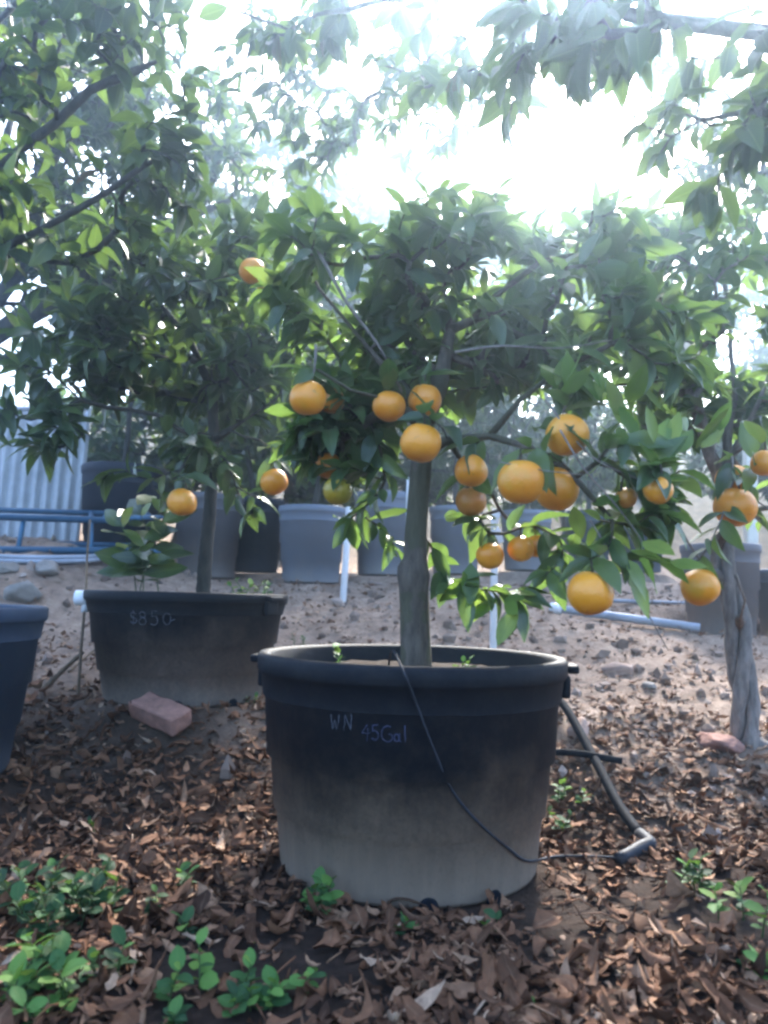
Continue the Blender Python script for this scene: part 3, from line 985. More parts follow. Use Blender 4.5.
# ---- big trees behind ------------------------------------------------------
def big_tree(label, x, y, blobs, n, tr_r=.11, mat='leaf_back', size=(.10, .16), per=15, thr=-.14, seed=20, tpl='citrus_far', gap=1.3, hang=.1, group='trees rising behind the terrace', name='tree', cat='tree'):
    z = ground(x, y, False) - .05
    b0 = np.array([x, y, z])
    cs = np.array([q[:3] for q in blobs]); cen = cs.mean(0)
    fork = np.array([x + (cen[0] - x) * .35, y + (cen[1] - y) * .35, z + (cen[2] - z) * .55])
    limbs = [[b0, b0 * .5 + fork * .5 + [.06, 0, 0], fork]] + [[fork, fork * .45 + c_ * .55 + [0, 0, .1], c_] for c_ in cs]
    tips = blob_points(n, blobs, gap, thr, .3, seed)
    return make_tree(name, label, cat, b0, limbs, tips, None, M[mat], M['bark_dark'], group, trunk_r=(tr_r, tr_r * .6), per=per, size=size, tpl=tpl, twig=.005, seg=.3, twiglen=.5,
                     sides=4, hang=hang, pw=.4)


B = blob
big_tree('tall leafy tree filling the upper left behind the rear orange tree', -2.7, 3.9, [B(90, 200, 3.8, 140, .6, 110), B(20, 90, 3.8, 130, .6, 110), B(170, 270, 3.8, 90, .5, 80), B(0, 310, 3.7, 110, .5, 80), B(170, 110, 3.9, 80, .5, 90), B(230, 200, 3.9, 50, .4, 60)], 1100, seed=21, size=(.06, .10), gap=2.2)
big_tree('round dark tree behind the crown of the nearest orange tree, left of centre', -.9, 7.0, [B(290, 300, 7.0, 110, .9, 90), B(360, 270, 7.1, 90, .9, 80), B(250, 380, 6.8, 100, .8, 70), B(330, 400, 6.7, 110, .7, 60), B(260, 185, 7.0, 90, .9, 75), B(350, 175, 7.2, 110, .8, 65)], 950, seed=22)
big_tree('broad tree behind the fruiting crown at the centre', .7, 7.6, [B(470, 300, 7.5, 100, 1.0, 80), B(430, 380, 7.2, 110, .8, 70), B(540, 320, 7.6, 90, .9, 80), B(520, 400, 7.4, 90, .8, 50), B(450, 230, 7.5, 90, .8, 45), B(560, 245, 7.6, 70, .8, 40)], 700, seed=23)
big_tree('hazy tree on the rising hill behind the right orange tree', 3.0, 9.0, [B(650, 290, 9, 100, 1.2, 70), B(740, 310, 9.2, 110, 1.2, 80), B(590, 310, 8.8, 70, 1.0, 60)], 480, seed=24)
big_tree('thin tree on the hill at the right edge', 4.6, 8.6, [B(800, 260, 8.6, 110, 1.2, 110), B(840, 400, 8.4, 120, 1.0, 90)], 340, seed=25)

for i_, (px, py, y, rx, rz, lab) in enumerate([(40, 450, 6.3, 90, 60, 'leafy bush behind the corrugated metal sheet'), (180, 440, 6.6, 90, 70, 'dark bush behind the big dark pot and the thin trunk'),
        (310, 440, 6.5, 80, 75, 'dark bush showing between the two potted orange trunks'), (440, 450, 6.8, 90, 70, 'bush behind the thick trunk at the back of the terrace'),
        (560, 455, 7.2, 80, 60, 'bush at the back of the terrace behind the biggest orange'), (770, 430, 6.9, 70, 70, 'bush at the right edge behind the pale post')]):
    c = P(px, py, y)
    big_tree(lab, c.x, y, [B(px, py, y, rx, .5, rz), B(px - 40, py + 30, y, rx * .7, .5, rz * .6), B(px + 40, py - 20, y + .2, rx * .7, .5, rz * .7)], 330, .05, seed=50 + i_, gap=1.8, group='bushes at the back of the terrace', name='bush', cat='bush')


# ---- overhanging trees close by ------------------------------------------------
# left: broad leaved tree growing in the pot at the left edge
E0 = np.array([POT_EDGE[0] - .06, POT_EDGE[1] + .02, POT_EDGE[2] + .37])
fk = E0 + [-.02, .0, .75]
limbs = [[E0, E0 + [.02, 0, .35], fk], [fk, P(-60, 210, 2.0), P(20, 150, 1.95), P(90, 90, 1.95), P(160, 60, 2.0)], [fk, P(-40, 260, 1.95), P(40, 230, 1.9), P(110, 190, 1.95), P(180, 150, 2.0)],
         [fk, P(-90, 120, 2.1), P(-20, 40, 2.05), P(40, -20, 2.05)], [fk, P(-200, 150, 1.9), P(-280, 100, 1.9)], [fk, P(-150, 80, 2.3), P(-100, 0, 2.4)]]
tips = blob_points(340, [B(40, 60, 2.0, 100, .3, 95), B(130, 100, 2.0, 90, .3, 85), B(20, 200, 1.95, 90, .25, 70), B(-120, 100, 2.0, 140, .4, 150, .03), B(175, 170, 2.05, 50, .2, 60, .012), B(110, 0, 2.1, 110, .3, 70), B(90, 230, 2.0, 70, .2, 60, .012)], 5.0, .06, .05, 31)
make_tree('citrus_tree', 'broad leaved tree overhanging the top left corner from the blue grey pot', 'tree', E0, limbs, tips, None, M['leaf_big'], M['bark_dark'], None, trunk_r=(.030, .013), per=7,
          size=(.05, .12), tpl='broad', twig=.0022, seg=.09, hang=.25, twiglen=.25)

# right: tree rooted beside the camera whose boughs hang over the top of the view
g0 = np.array([1.75, .75, ground(1.75, .75, False) - .05])
fk = np.array([1.55, .95, 1.25])
limbs = [[g0, g0 * .5 + fk * .5 + [.04, 0, 0], fk], [fk, P(830, 40, 1.35), P(740, 30, 1.35), P(660, 20, 1.38), P(560, -10, 1.45), P(470, -30, 1.6)],
         [fk, P(850, 150, 1.3), P(760, 110, 1.3), P(700, 120, 1.3)], [P(560, -10, 1.45), P(460, -10, 1.8), P(380, 0, 2.0), P(290, 30, 2.1), P(235, 10, 2.1)],
         [fk, fk + [.3, -.3, .6]], [fk, fk + [.2, .5, .6]], [fk, fk + [-.3, -.5, .7]], [fk, P(900, -100, 1.2), P(700, -160, 1.2), P(560, -180, 1.2)]]
tips = blob_points(150, [B(700, 70, 1.33, 80, .14, 90), B(620, 30, 1.38, 60, .12, 80), B(540, 20, 1.45, 60, .12, 60), B(715, 160, 1.3, 50, .1, 60), B(650, 110, 1.35, 50, .1, 60), B(800, 60, 1.35, 80, .15, 90), B(620, -120, 1.3, 160, .2, 60)], 5.0, .04, .3, 33)
tip2 = blob_points(60, [B(470, 30, 1.8, 70, .12, 60), B(400, 40, 1.95, 70, .12, 70), B(300, 10, 2.1, 70, .12, 40), B(570, 90, 1.6, 60, .1, 60), B(520, 80, 1.7, 50, .1, 50)], 4.0, -.0, .3, 34)
tip3 = blob_points(120, [(1.9, .4, 2.0, .7, .6, .4), (1.4, 1.0, 2.1, .5, .5, .3), (1.2, .2, 2.1, .5, .5, .3)], 3.0, -.1, .3, 35)
make_tree('tree', 'tree at the right whose bough of drooping leaves hangs across the top', 'tree', g0, limbs, np.vstack([tips, tip2, tip3]), None, M['leaf_big'], M['bark_dark'], None,
          trunk_r=(.06, .04), per=7, size=(.06, .115), tpl='citrus', twig=.0022, seg=.09, hang=.6, twiglen=.22, droop=.3)

# tall slender tree just outside the right edge: fine foliage of its long boughs fills the top of the view
g0 = np.array([2.75, 3.0, ground(2.75, 3.0, False) - .05]); fk = np.array([2.5, 3.0, 2.3])
limbs = [[g0, g0 * .5 + fk * .5 + [.05, 0, 0], fk], [fk, P(820, -20, 2.9), P(700, 20, 2.8), P(600, 30, 2.8), P(500, 20, 2.8), P(420, 30, 2.9), P(340, 20, 3.0), P(260, 50, 3.0)],
         [fk, P(840, 110, 2.9), P(770, 130, 2.8), P(690, 140, 2.8)], [P(600, 30, 2.8), P(560, 80, 2.8), P(520, 110, 2.8)], [fk, fk + [.3, -.2, .8]], [fk, fk + [.4, .4, .6]]]
tips = blob_points(480, [B(270, 70, 3.0, 70, .25, 75), B(400, 130, 3.0, 90, .25, 50), B(300, 150, 3.1, 70, .25, 45), B(660, 190, 2.8, 60, .25, 45), B(700, 80, 2.8, 110, .3, 110), B(590, 50, 2.8, 70, .3, 60), B(470, 50, 2.85, 100, .25, 75), B(360, 50, 3.0, 80, .25, 75), B(740, 190, 2.8, 60, .25, 50), B(560, -60, 2.8, 200, .3, 70)], 3.0, .02, .2, 41)
make_tree('tree', 'tall slender tree beyond the right edge whose fine hazy foliage veils the sky', 'tree', g0, limbs, tips, None, M['leaf_back'], M['bark_dark'], None, trunk_r=(.06, .035), per=9,
          size=(.06, .11), tpl='lance', twig=.002, seg=.13, hang=.5, twiglen=.3, sides=4)

# ------------------------------------------------------------------ ground sheet
def axis(lo, hi, f0, f1, fine):
    a = list(np.arange(f0, f1, fine)); st = fine
    x = f0
    L = []
    while x > lo:
        st *= 1.16; x -= st; L.append(x)
    st = fine; x = a[-1]; Rr = []
    while x < hi:
        st *= 1.16; x += st; Rr.append(x)
    return np.array(L[::-1] + a + Rr)


ax, ay = axis(-60, 60, -2.4, 2.6, .028), axis(-40, 75, .7, 5.4, .028)
V = np.empty((len(ay), len(ax), 3))
for j, y in enumerate(ay):
    for i, x in enumerate(ax):
        V[j, i] = (x, y, ground(x, y) if abs(x) < 9 and -4 < y < 16 else float(base_h(x, y)) + .15 * noise.noise(Vector((x * .3, y * .3, 0))))
n = len(ax)
J, I = np.meshgrid(np.arange(len(ay) - 1), np.arange(n - 1), indexing='ij')
q = np.stack([J * n + I, J * n + I + 1, (J + 1) * n + I + 1, (J + 1) * n + I], -1).reshape(-1, 4)
tag(MB().add(V, q).build('ground', M['ground']), kind='structure')

# ------------------------------------------------------------------ leaf litter
def in_pot(x, y, m=0.0):
    for (c, r) in ((POT_MAIN, .29), (POT_REAR, .27), (POT_EDGE, .275)):
        if math.hypot(x - c[0], y - c[1]) < r + m: return True
    for q in BGP:
        if math.hypot(x - q[0], y - q[1]) < q[3] * .85 + m: return True
    return False


LP, LD, LN, LS, LB, LF, LT = ([] for _ in range(7))
tries = 0
while len(LP) < 24000 and tries < 300000:
    tries += 1
    y = .6 + 4.1 * rng.random() ** 1.25
    x = (rng.random() * 2 - 1) * (.75 + .70 * y)
    if in_pot(x, y, .01): continue
    e = y + .2 * x - .15 + .6 * noise.noise(Vector((x * 1.6, y * 1.6, 0)))
    dens = 1.0 - .70 * float(sstep(2.2, 3.1, e))
    patch = noise.noise(Vector((x * 3.1, y * 3.1, 7.7)))
    if y < 1.75 and x > -.35: dens *= float(np.clip(.75 + 1.3 * patch, .25, 1))
    if x > .25 and y < 1.5: dens *= float(np.clip(.62 + 1.8 * patch, .1, 1))
    if x < -.8 and y > 3.2: dens *= .35
    if rng.random() > dens: continue
    z = ground(x, y) + .004 + .016 * rng.random() ** 2
    a = rng.random() * 6.283
    d = np.array([math.cos(a), math.sin(a), rng.normal() * .28])
    nv = np.array([rng.normal() * .38, rng.normal() * .38, 1.0 if rng.random() < .75 else -1.0])
    LP.append((x, y, z)); LD.append(d); LN.append(nv)
    LS.append((.016 + .050 * rng.random() ** 1.5) * (1.5 if rng.random() < .04 else 1) * (1 - .35 * float(sstep(2.0, 3.0, e)))); LB.append(rng.normal() * .6); LF.append(rng.normal() * 1.1); LT.append(np.clip(rng.beta(1.5, 1.9) + .42 * float(sstep(2.0, 2.9, e)), 0, .97))
b = MB()
LP = np.array(LP); h = rng.random(len(LP))
for sel, tpl in ((h < .55, 'dead'), ((h >= .55) & (h < .86), 'dead_broad'), (h >= .86, 'dead_torn')):
    add_leaves(b, tpl, LP[sel], np.array(LD)[sel], np.array(LN)[sel], np.array(LS)[sel], np.array(LB)[sel], np.array(LF)[sel], np.array(LT)[sel], rng.normal(size=sel.sum()) * 1.2, .035)
for _ in range(420):
    y = .8 + 2.6 * rng.random(); x = (rng.random() * 2 - 1) * (.35 + .6 * y)
    if in_pot(x, y, .03): continue
    a = rng.random() * 6.28; L = .02 + .09 * rng.random() ** 2; z = ground(x, y) + .012
    b.tube([(x, y, z), (x + .5 * L * math.cos(a) + .004 * rng.normal(), y + .5 * L * math.sin(a), z + .006 + .006 * rng.normal()), (x + L * math.cos(a), y + L * math.sin(a), z + .012 * rng.normal())],
           [.0018, .0016, .0008], 5, True, (.45 + .5 * rng.random(), .5, 0, 1))
tag(b.build('leaf_litter', M['dead_leaf']), 'dry curled brown leaves strewn over the dark ground', 'leaf litter', kind='stuff')

# clods and small stones on the slope
b = MB()
bm0 = bmesh.new(); bmesh.ops.create_icosphere(bm0, subdivisions=1, radius=1.0)
bm0.verts.index_update()
iv = np.array([tuple(v.co) for v in bm0.verts]); it = np.array([[v.index for v in f.verts] for f in bm0.faces]); bm0.free()
for _ in range(1700):
    y = 1.9 + 2.9 * rng.random(); x = (rng.random() * 2 - 1) * (.35 + .55 * y)
    if in_pot(x, y, .02): continue
    e = y + .45 * x
    if rng.random() > .12 + .88 * float(sstep(1.9, 2.7, e)): continue
    s = .004 + .026 * rng.random() ** 4
    v = iv * (1 + .3 * rng.normal(size=(len(iv), 1))) * s * rng.uniform(.6, 1.3, 3)
    at = np.zeros((len(iv), 4)); at[:, 0] = rng.random()
    b.add(v + [x, y, ground(x, y) + s * .3], None, it, at)
t = NT('dirt clod'); at = t.n('ShaderNodeAttribute', attribute_name='tint'); sp = t.n('ShaderNodeSeparateColor'); t.l(at.outputs['Color'], sp.inputs[0])
t.set(t.mix(t.math('MULTIPLY', t.noise(40, 4), .5), t.ramp(sp.outputs[0], [(0, (.12, .085, .065)), (.6, (.24, .18, .145)), (1, (.42, .34, .29))]), (.14, .10, .08)), .95, .1)
M['clod'] = t.m
tag(b.build('gravel', M['clod'], smooth=False), 'small clods and stones scattered on the dusty slope', 'gravel', kind='stuff')

# ------------------------------------------------------------------ rocks and block
def rock(px, py, w, label, mat='rock', sq=(1, .8, .6), group=None):
    c = G(px, py)
    bm = bmesh.new(); bmesh.ops.create_icosphere(bm, subdivisions=4, radius=1.0)
    sd = random.random() * 90
    pl = [(Vector((random.gauss(0, 1), random.gauss(0, 1), random.gauss(0, 1))).normalized(), random.uniform(.62, .95)) for _ in range(13)]
    for v in bm.verts:
        n = v.co.normalized(); a = Vector((sd, 0, 0))
        k_ = min([d_ / max(n.dot(p_), .05) for p_, d_ in pl] + [1.15])
        q = n * (k_ * (1 + .07 * noise.noise(n * 3.2 + a) + .03 * noise.noise(n * 9 + a)))
        v.co = Vector((q.x * w * sq[0], q.y * w * sq[1], q.z * w * sq[2]))
    Mx = Matrix.Translation(c + Vector((0, 0, w * sq[2] * .35))) @ Matrix.Rotation(random.random() * 6.28, 4, 'Z') @ Matrix.Rotation(random.uniform(-.3, .3), 4, 'X')
    o = MB().bm(bm, Mx).build('rock', M[mat], loc=c)
    return tag(o, label, 'rock', group)


RG = 'rocks on the slope'
rock(24, 600, .08, 'large rounded grey rock right above the pot cut by the left edge', 'rock', (1, .8, .8), RG)
rock(45, 575, .07, 'angular grey rock under the blue metal frame', 'rock', (1, .9, .6), RG)
rock(4, 630, .09, 'pinkish rock at the left edge below the large rounded one', 'rock_pink', (1, .9, .7), RG)
rock(2, 575, .07, 'dark flat rock at the left edge under the blue metal frame', 'rock', (1.2, .9, .5), RG)
rock(618, 670, .055, 'pink angular stone on the open dirt slope', 'rock_pink', (1.2, .8, .6), RG)
rock(578, 738, .05, 'pale tan stone beside the black hose', 'rock_pink', (1.1, .8, .7), RG)
rock(720, 748, .06, 'reddish brown stone at the foot of the twisted trunk', 'brick', (1.2, .9, .5), RG)
rock(650, 690, .03, 'small grey stone on the dirt slope right of the pink angular one', 'rock', (1, .9, .6), RG)

c = G(160, 728, .03)
Mx = Matrix.Translation(c) @ Matrix.Rotation(R_(-28), 4, 'Z') @ Matrix.Rotation(R_(13), 4, 'Y') @ Matrix.Rotation(R_(20), 4, 'X')
o = MB().box((.18, .085, .055), Mx, .006, .008, 7).build('brick', M['brick'], loc=c)
tag(o, 'worn reddish brick lying tilted in the leaves below the pot chalked $850', 'brick')

# ------------------------------------------------------------------ pipes, hoses, stakes
def pot_pt(px, py, prof, c, off):
    d = ray(px, py); t = .8
    while t < 3:
        p = CAM + d * t
        r = math.hypot(p.x - c[0], p.y - c[1])
        if r < profile_r(prof, p.z - c[2]) + off: return p
        t += .002
    return p


# thick hose behind the nearest pot
h0 = G(600, 800)
hp = [G(500, 712, .03), G(535, 706, .04), G(560, 722, .05), G(590, 768, .045), G(618, 815, .035), G(640, 845, .026)]
root = thing('irrigation_hose', G(600, 790), 'thick black hose curving through the leaves right of the nearest pot', 'hose')
MB().tube(smooth_path(hp), .0135, 12).build('hose_tube', M['hose'], root)
e1 = G(640, 845, .026); e2 = G(650, 856, .024); e3 = G(618, 868, .020)
MB().tube(smooth_path([e1, e2, e2 * .75 + e3 * .25, e3], 5), [.0155] * 12 + [.0135] * 4, 12).build('elbow_fitting', M['drip'], root)

r0, r1 = G(520, 768), G(622, 777)
o = MB().tube(smooth_path([V3(r0) + [0, 0, .055], V3(r0) * .5 + V3(r1) * .5 + [0, 0, .062], V3(r1) + [0, 0, .045]]), [.010] * 17, 10).build('pipe', M['hose'], loc=r0)
tag(o, 'short straight black pipe stub crossing under the thick hose beside the nearest pot', 'pipe')

# thin drip line out of the nearest pot, down its wall and across the leaves
z_in = POT_MAIN[2] + .457 * .95
dl = [V3(P(388, 644, 1.86)) * [1, 1, 0] + [0, 0, z_in - .03], V3(P(392, 650, 1.7)) * [1, 1, 0] + [0, 0, z_in + .035]]
for px, py in [(402, 668), (415, 700), (432, 745), (452, 790), (478, 822), (508, 848), (528, 861)]:
    dl.append(V3(pot_pt(px, py, prof_main, POT_MAIN, .004)))
for px, py in [(556, 868), (590, 868), (622, 866)]:
    dl.append(V3(G(px, py, .022)))
o = MB().tube(smooth_path(dl), .0027, 8).build('drip_line', M['drip'], loc=dl[0])
tag(o, 'thin dark drip line running out of the nearest pot and down its wall', 'tube')

# white stakes
def stake(label, p0, p1, w=.028, tagged=False):
    root = thing('stake', p0, label, 'stake', 'white stakes')
    d = V3(p1) - V3(p0); L = np.linalg.norm(d)
    q = Vector(d).to_track_quat('Z', 'Y').to_matrix().to_4x4()
    MB().box((w, w * .7, L + .08), Matrix.Translation(Vector((V3(p0) + V3(p1)) / 2 - d / L * .04)) @ q, .004).build('post', M['white_pvc'], root)
    if tagged:
        b = MB()
        for k_ in range(3):
            s_ = V3(p1) + [rng.normal() * .006, -.022 - .004 * k_, -.045 * k_ - .02]
            b.box((.034 + .01 * rng.random(), .004, .06), Matrix.Translation(s_) @ Matrix.Rotation(rng.normal() * .3, 4, 'Y') @ Matrix.Rotation(rng.normal() * .4, 4, 'Z'), .0015)
        b.build('ribbon', M['tag'], root)
    return root


g = G(343, 600); stake('leaning white stake beside the sun faded grey pot', g, P(349, 507, g.y - .02), .030)
g = G(493, 648); stake('white stake with crumpled ribbon at its top, right of the thick trunk', g, P(495, 512, g.y), .038, True)
g = G(407, 590); stake('white stake mostly hidden behind the thick orange trunk', g, P(409, 478, g.y), .04)

# fence post far right
g = G(752, 560); g = P(752, 545, 6.2); g.z = ground(g.x, g.y)
root = thing('fence_post', g, 'pale weathered post above the stacked oranges at the right edge', 'post')
MB().box((.09, .09, 1.75), Matrix.Translation(g + Vector((0, 0, .82))) @ Matrix.Rotation(.02, 4, 'Y'), .012, .004, 3).build('post', M['wood_post'], root)
MB().tube([g + Vector((-.048, -.05, 1.2)), g + Vector((.048, -.05, 1.2))], .004, 6).build('wire_staple', M['galv'], root)

# pvc pipes lying on the slope
a, bq = G(556, 618, .03), G(700, 634, .03)
root = thing('water_pipe', a, 'pale grey plastic pipe with a white end cap lying on the dirt slope', 'pipe')
MB().tube([a, V3(a) * .5 + V3(bq) * .5, bq], .021, 14).build('pipe_tube', M['grey_pvc'], root)
dd = (V3(bq) - V3(a)); dd /= np.linalg.norm(dd)
MB().tube([V3(a) - dd * .03, V3(a) - dd * .028, V3(a) + dd * .03, V3(a) + dd * .031], [.018, .027, .027, .022], 16).build('end_cap', M['white_pvc'], root)
a2, b2 = G(600, 606, .018), G(705, 601, .018)
o = MB().tube([a2, V3(a2) * .5 + V3(b2) * .5, b2], .011, 10).build('water_pipe', M['grey_pvc'], loc=a2)
tag(o, 'thinner pale pipe lying uphill of the capped grey pipe', 'pipe')

# irrigation riser at the left of the rear pot
g = G(78, 700)
rp = smooth_path([V3(g) - [0, 0, .05], V3(P(81, 650, g.y)), V3(P(85, 605, g.y + .05))])
root = thing('irrigation_riser', g, 'thin upright tube with a white fitting left of the pot chalked $850', 'riser')
MB().tube(rp, .0055, 8).build('riser_tube', M['stick'], root)
e = V3(P(86, 598, g.y + .05))
MB().tube([e + [-.036, 0, 0], e + [-.034, 0, 0], e + [.012, .0, 0], e + [.013, 0, 0], e + [.05, .01, 0]], [.02, .027, .027, .021, .021], 14).tube([e - [0, 0, .05], e], .014, 10).build('fitting', M['white_pvc'], root)
MB().tube(smooth_path([e, V3(P(87, 560, g.y + .15)), V3(P(90, 520, g.y + .22))]), .004, 8).build('riser_tube', M['stick'], root)


def stick(label, a, b_, r, sag=.0):
    mid = V3(a) * .5 + V3(b_) * .5 + [rng.normal() * .006, 0, sag]
    o = MB().tube(smooth_path([V3(a), mid, V3(b_)]), np.linspace(r, r * .6, 17), 8, True, None, .06).build('stick', M['stick'], loc=a)
    return tag(o, label, 'stick', 'dry sticks')


stick('thick dry stick leaning in the leaves left of the pot chalked $850', G(42, 694, .012), P(83, 652, G(78, 700).y + .02), .011)
stick('thin dry twig lying beside the thicker leaning stick', G(68, 680, .012), G(104, 654, .03), .006)
stick('pale straight twig on the dark leaves near the bottom edge right of centre', G(607, 970, .012), G(625, 992, .012), .005)

# ------------------------------------------------------------------ blue metal frame
yf = 4.35
def rail(b, p0, p1, y0, y1, r=.018): b.tube([V3(P(*p0, y0)), V3(P(*p0, y0)) * .5 + V3(P(*p1, y1)) * .5, V3(P(*p1, y1))], r, 12)
fb = P(60, 556, yf); fb.z = ground(fb.x, fb.y)
root = thing('metal_rack', fb, 'blue painted tubular metal frame lying on the bank at the left', 'rack')
for a_, b_, y0, y1, r in [((-90, 514), (130, 521), 4.35, 4.30, .020), ((-90, 549), (128, 551), 4.30, 4.25, .021), ((-90, 541), (150, 546), 4.75, 4.7, .017), ((-90, 507), (150, 515), 4.75, 4.7, .017)]:
    b = MB(); rail(b, a_, b_, y0, y1, r); b.build('rail', M['blue_paint'], root)
for a_, b_, y0, y1 in [((24, 518), (18, 549), 4.34, 4.29), ((91, 520), (91, 550), 4.31, 4.26), ((-60, 515), (-60, 549), 4.34, 4.29)]:
    b = MB(); rail(b, a_, b_, y0, y1, .013); b.build('strut', M['blue_light'], root)
for a_, b_ in [((91, 520), (91, 513)), ((-60, 515), (-60, 508))]:
    b = MB(); rail(b, a_, b_, 4.31, 4.72, .013); b.build('strut', M['blue_paint'], root)
for px, py, y in [(134, 517, 4.45), (132, 552, 4.38)]:
    p = P(px, py, y)
    MB().box((.22, .34, .022), Matrix.Translation(p) @ Matrix.Rotation(.12, 4, 'X') @ Matrix.Rotation(-.1, 4, 'Z'), .006).build('end_plate', M['blue_light'], root)
for px, y in ((140, 4.55), (-80, 4.6)):
    p = P(px, 552, y); b = MB(); b.tube([p, (p.x, p.y, ground(p.x, p.y) - .03)], .016, 10); b.build('leg', M['blue_paint'], root)
# coil of pale tube under it
cc = G(20, 560)
b = MB()
for k_, (rr, zz) in enumerate(((.24, .02), (.27, .03), (.25, .05))):
    pts = [(cc.x + rr * 1.3 * math.cos(a) + .01 * k_, cc.y + .15 + rr * .7 * math.sin(a), cc.z + zz + .10 * rr * math.sin(a)) for a in np.linspace(0, 6.28, 40)]
    b.tube(pts, .012, 8)
tag(b.build('hose_coil', M['grey_pvc'], loc=cc), 'coil of pale grey tube on the bank under the blue metal frame', 'hose')

# corrugated metal sheet
b = MB(); nx, nz = 150, 6
pL, pRr = P(-140, 560, 5.3), P(77, 556, 5.2)
zb = P(40, 562, 5.2).z - .05; zt = P(40, 400, 5.2).z
Vv = []
for s_ in (0, .004):
    for i in range(nx + 1):
        f = i / nx
        for j in range(nz + 1):
            gz = j / nz
            Vv.append((pL.x + (pRr.x - pL.x) * f, pL.y + (pRr.y - pL.y) * f + .016 * math.sin(f * 2 * math.pi * 19) + s_ + .08 * gz, zb + (zt - zb) * gz - .03 * f * gz))
Q = []
m = nz + 1; off = (nx + 1) * m
for i in range(nx):
    for j in range(nz):
        Q.append((i * m + j, (i + 1) * m + j, (i + 1) * m + j + 1, i * m + j + 1))
        Q.append((off + i * m + j, off + i * m + j + 1, off + (i + 1) * m + j + 1, off + (i + 1) * m + j))
    Q.append((i * m + nz, (i + 1) * m + nz, off + (i + 1) * m + nz, off + i * m + nz))
root = thing('metal_sheet', ((pL.x + pRr.x) / 2, pL.y, zb), 'weathered corrugated metal sheet standing upright behind the blue frame', 'metal sheet')
b.add(Vv, Q).build('sheet', M['galv'], root)
b = MB(); b.tube([P(-140, 410, 5.26 + .04), P(76, 409, 5.16 + .06)], .02, 8); b.build('top_rail', M['grey_pvc'], root)
for px in (-100, 60):
    b = MB(); q_ = P(px, 500, 5.34); b.tube([(q_.x, q_.y, zb - .2), (q_.x, q_.y + .08, zt - .02)], .025, 8); b.build('post', M['stick'], root)

# ------------------------------------------------------------------ seedlings and weeds
def seedling(name, label, cat, c, h, n, size, tint, mat='leaf_seed', tpl='oval', stems=1, spread=.05, group='green seedlings in the leaf litter', droop=0.0):
    root = thing(name, c, label, cat, group)
    sb, lb = MB(), MB()
    A = [[] for _ in range(7)]
    c = V3(c)
    for s_ in range(stems):
        a = rng.random() * 6.28; q = spread * math.sqrt(rng.random()) if stems > 1 else 0
        b0 = c + [q * math.cos(a), q * math.sin(a), -.01]
        b0[2] = ground(b0[0], b0[1]) - .01 if cat != 'weed in pot' else c[2] - .01
        hh = h * rng.uniform(.6, 1.1); ln = rng.normal(size=2) * .25 * hh
        tp = b0 + [ln[0], ln[1], hh]
        mid = (b0 + tp) / 2 + [ln[0] * -.15, ln[1] * -.15, .05 * hh]
        pts = smooth_path([b0, mid, tp], 5)
        MB().tube(pts, np.linspace(.0022, .0010, len(pts)), 5).build('stem', M['leaf_seed'], root)
        ph = rng.random() * 6.28
        for k_ in range(n):
            f = .3 + .7 * (k_ + 1) / n
            p = pts[min(len(pts) - 1, int(f * (len(pts) - 1)))]
            ph += 2.4 + rng.normal() * .3
            up = .35 + .6 * (f > .85) - droop
            A[0].append(p); A[1].append((math.cos(ph), math.sin(ph), up * rng.uniform(.5, 1.4))); A[2].append(rng.normal(size=3) * .3 + [0, -.9 if tpl == 'citrus' else -.15, 1 - .4 * (tpl == 'citrus')])
            A[3].append(size * rng.uniform(.4, 1.0)); A[4].append(rng.uniform(-.35, .05)); A[5].append(rng.uniform(.05, .35))
            A[6].append(np.clip(tint - .08 + .24 * rng.normal() + .12 * (f > .85), 0, 1))
    add_leaves(lb, tpl, *[np.array(z) for z in A], rng.normal(size=len(A[0])) * .25)
    lb.build('leaves', M[mat], root)
    return root


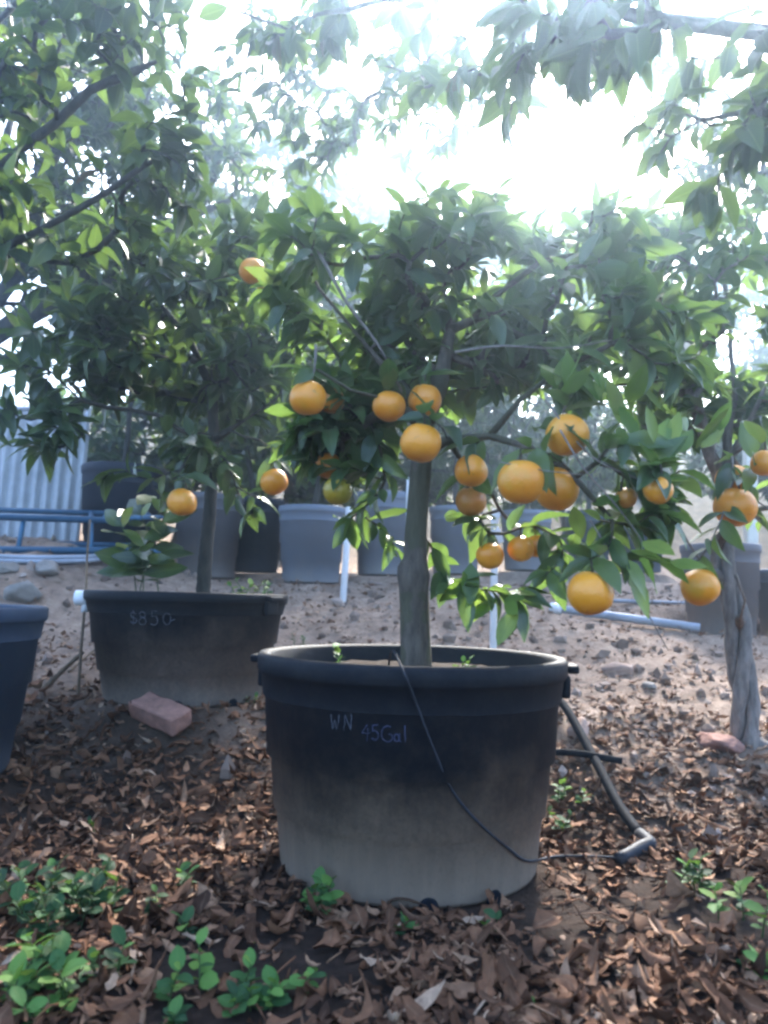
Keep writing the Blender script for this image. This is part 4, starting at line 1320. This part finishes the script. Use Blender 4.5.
SEED_L = [
    (66, 930, .10, 8, .038, .14, 14, .085, 'dense clump of dark green seedlings in the lower left leaves'),
    (28, 905, .08, 7, .036, .2, 6, .06, 'dark seedling clump at the left edge above the bright ones'),
    (20, 1000, .075, 8, .044, .55, 6, .06, 'bright green seedling in the bottom left corner'),
    (62, 1012, .06, 6, .042, .66, 3, .04, 'bright leafy seedling at the bottom edge right of the corner one'),
    (102, 985, .06, 6, .038, .45, 2, .03, 'mid green seedling right of the dense dark clump'),
    (182, 1000, .075, 7, .040, .78, 2, .025, 'yellowish green seedling with the lightest leaves, at the bottom edge'),
    (168, 1020, .04, 5, .036, .25, 2, .03, 'dark low seedling below the lightest one'),
    (240, 1015, .055, 6, .036, .5, 3, .04, 'seedling with rounded leaves at the bottom edge, third from the corner'),
    (288, 1005, .065, 7, .034, .68, 3, .035, 'light green seedling at the bottom edge left of the big dead leaf'),
    (312, 915, .08, 8, .038, .52, 3, .03, 'upright leafy seedling growing against the foot of the nearest pot'),
    (186, 895, .055, 6, .032, .35, 2, .025, 'small dark seedling with one light leaf amid the dead leaves'),
    (150, 915, .045, 5, .030, .3, 2, .02, 'low dark seedling left of the one with a light leaf'),
    (188, 945, .045, 5, .032, .2, 1, .02, 'single dark seedling just above the lightest one'),
    (96, 835, .05, 6, .026, .45, 2, .02, 'tiny seedling alone in the leaves between the left pots'),
    (405, 935, .045, 4, .032, .3, 1, .02, 'narrow seedling in bare soil in front of the nearest pot'),
    (488, 935, .05, 6, .03, .35, 2, .03, 'sparse seedling right of centre in front of the nearest pot'),
    (530, 1020, .035, 4, .024, .6, 1, .02, 'tiny bright seedling at the bottom edge right of centre'),
    (566, 800, .07, 7, .034, .5, 3, .05, 'weedy seedling between the nearest pot and the thick hose'),
    (560, 835, .06, 6, .032, .4, 2, .04, 'darker seedling tucked below the black pipe stub'),
    (690, 900, .075, 7, .036, .3, 4, .045, 'dark bushy seedling on the right below the hose elbow'),
    (745, 930, .07, 7, .042, .7, 3, .05, 'bright broad seedling at the right edge'),
    (758, 975, .05, 6, .036, .75, 2, .035, 'yellow green seedling at the right edge below the broad one'),
    (340, 700, .05, 5, .026, .5, 0, .02, ''),
    (248, 705, .05, 5, .022, .45, 2, .02, 'small weed at the right foot of the pot chalked $850'),
    (300, 640, .06, 6, .022, .55, 3, .05, 'weed on the open slope behind the nearest pot'),
]
for (px, py, h, n, size, tint, stems, spread, lab) in SEED_L:
    if stems == 0: continue
    seedling('seedling', lab, 'seedling', G(px, py), h, n + 2, size, tint, stems=stems, spread=spread)
zp = POT_REAR[2] + .37 * .90 + .01
for px, y, h, n, s_, st, lab in [(245, 2.66, .10, 7, .035, 4, 'bright weed sprouting at the right side of the pot chalked $850'), (272, 2.70, .08, 6, .03, 3, 'small bright weed at the right rim of the pot chalked $850')]:
    p = P(px, 585, y); p.z = zp
    seedling('weed', lab, 'weed in pot', p, h, n, s_, .65, stems=st, spread=.04, group='weeds growing in the pots')
p = P(150, 590, 2.66); p.z = zp
seedling('sucker_shoot', 'broad leaved shoot rising at the left side of the pot chalked $850', 'weed in pot', p, .32, 14, .15, .25, 'leaf_rear', 'citrus', 4, .06, None, .2)
zp = POT_MAIN[2] + .457 * .90 + .01
for px, y, h, lab in [(338, 1.82, .05, 'tiny weed in the nearest pot left of the trunk'), (468, 1.72, .045, 'tiny weed in the nearest pot right of the trunk')]:
    p = P(px, 655, y); p.z = zp
    seedling('weed', lab, 'weed in pot', p, h, 5, .028, .45, stems=2, spread=.02, group='weeds growing in the pots')

# ------------------------------------------------------------------ light and air
SUN_AZ, SUN_EL = R_(14), R_(41)
w = bpy.data.worlds.new('World'); scene.world = w; w.use_nodes = True
nt = w.node_tree
sk = nt.nodes.new('ShaderNodeTexSky'); sk.sky_type = 'NISHITA'; sk.sun_disc = False
sk.sun_elevation = SUN_EL; sk.sun_rotation = SUN_AZ
sk.air_density = 1.0; sk.dust_density = 2.5; sk.ozone_density = 1.0; sk.altitude = 0
nt.links.new(sk.outputs[0], nt.nodes['Background'].inputs[0])
nt.nodes['Background'].inputs[1].default_value = .15
sl = bpy.data.lights.new('sun', 'SUN'); sl.energy = 2.9; sl.angle = R_(10); sl.color = (1, .94, .86)
so = bpy.data.objects.new('sun', sl); COL.objects.link(so)
sd = Vector((math.sin(SUN_AZ) * math.cos(SUN_EL), math.cos(SUN_AZ) * math.cos(SUN_EL), math.sin(SUN_EL)))
so.rotation_euler = sd.to_track_quat('Z', 'Y').to_euler()
so.location = sd * 30

GLARE_HAZE = 0.031  # density of an added scattering volume standing in for veiling lens glare
if GLARE_HAZE:
    t = NT('glare_haze'); t.t.nodes.remove(t.p)
    v = t.n('ShaderNodeVolumePrincipled'); v.inputs['Density'].default_value = GLARE_HAZE; v.inputs['Color'].default_value = (.52, .74, 1, 1)
    v.inputs['Anisotropy'].default_value = .90
    t.l(v.outputs[0], t.out.inputs['Volume'])
    hz = MB().box((126, 122, 14), Matrix.Translation((0, 17, .6))).build('glare_haze', t.m, smooth=False)
    tag(hz, kind='stuff')

vs = scene.view_settings
vs.view_transform = 'Standard'; vs.look = 'None'; vs.exposure = 3.2; vs.gamma = 1; vs.use_curve_mapping = False
scene.cycles.use_denoising = True
scene.cycles.filter_width = 2.7
scene.cycles.max_bounces = 8
scene.cycles.transparent_max_bounces = 6
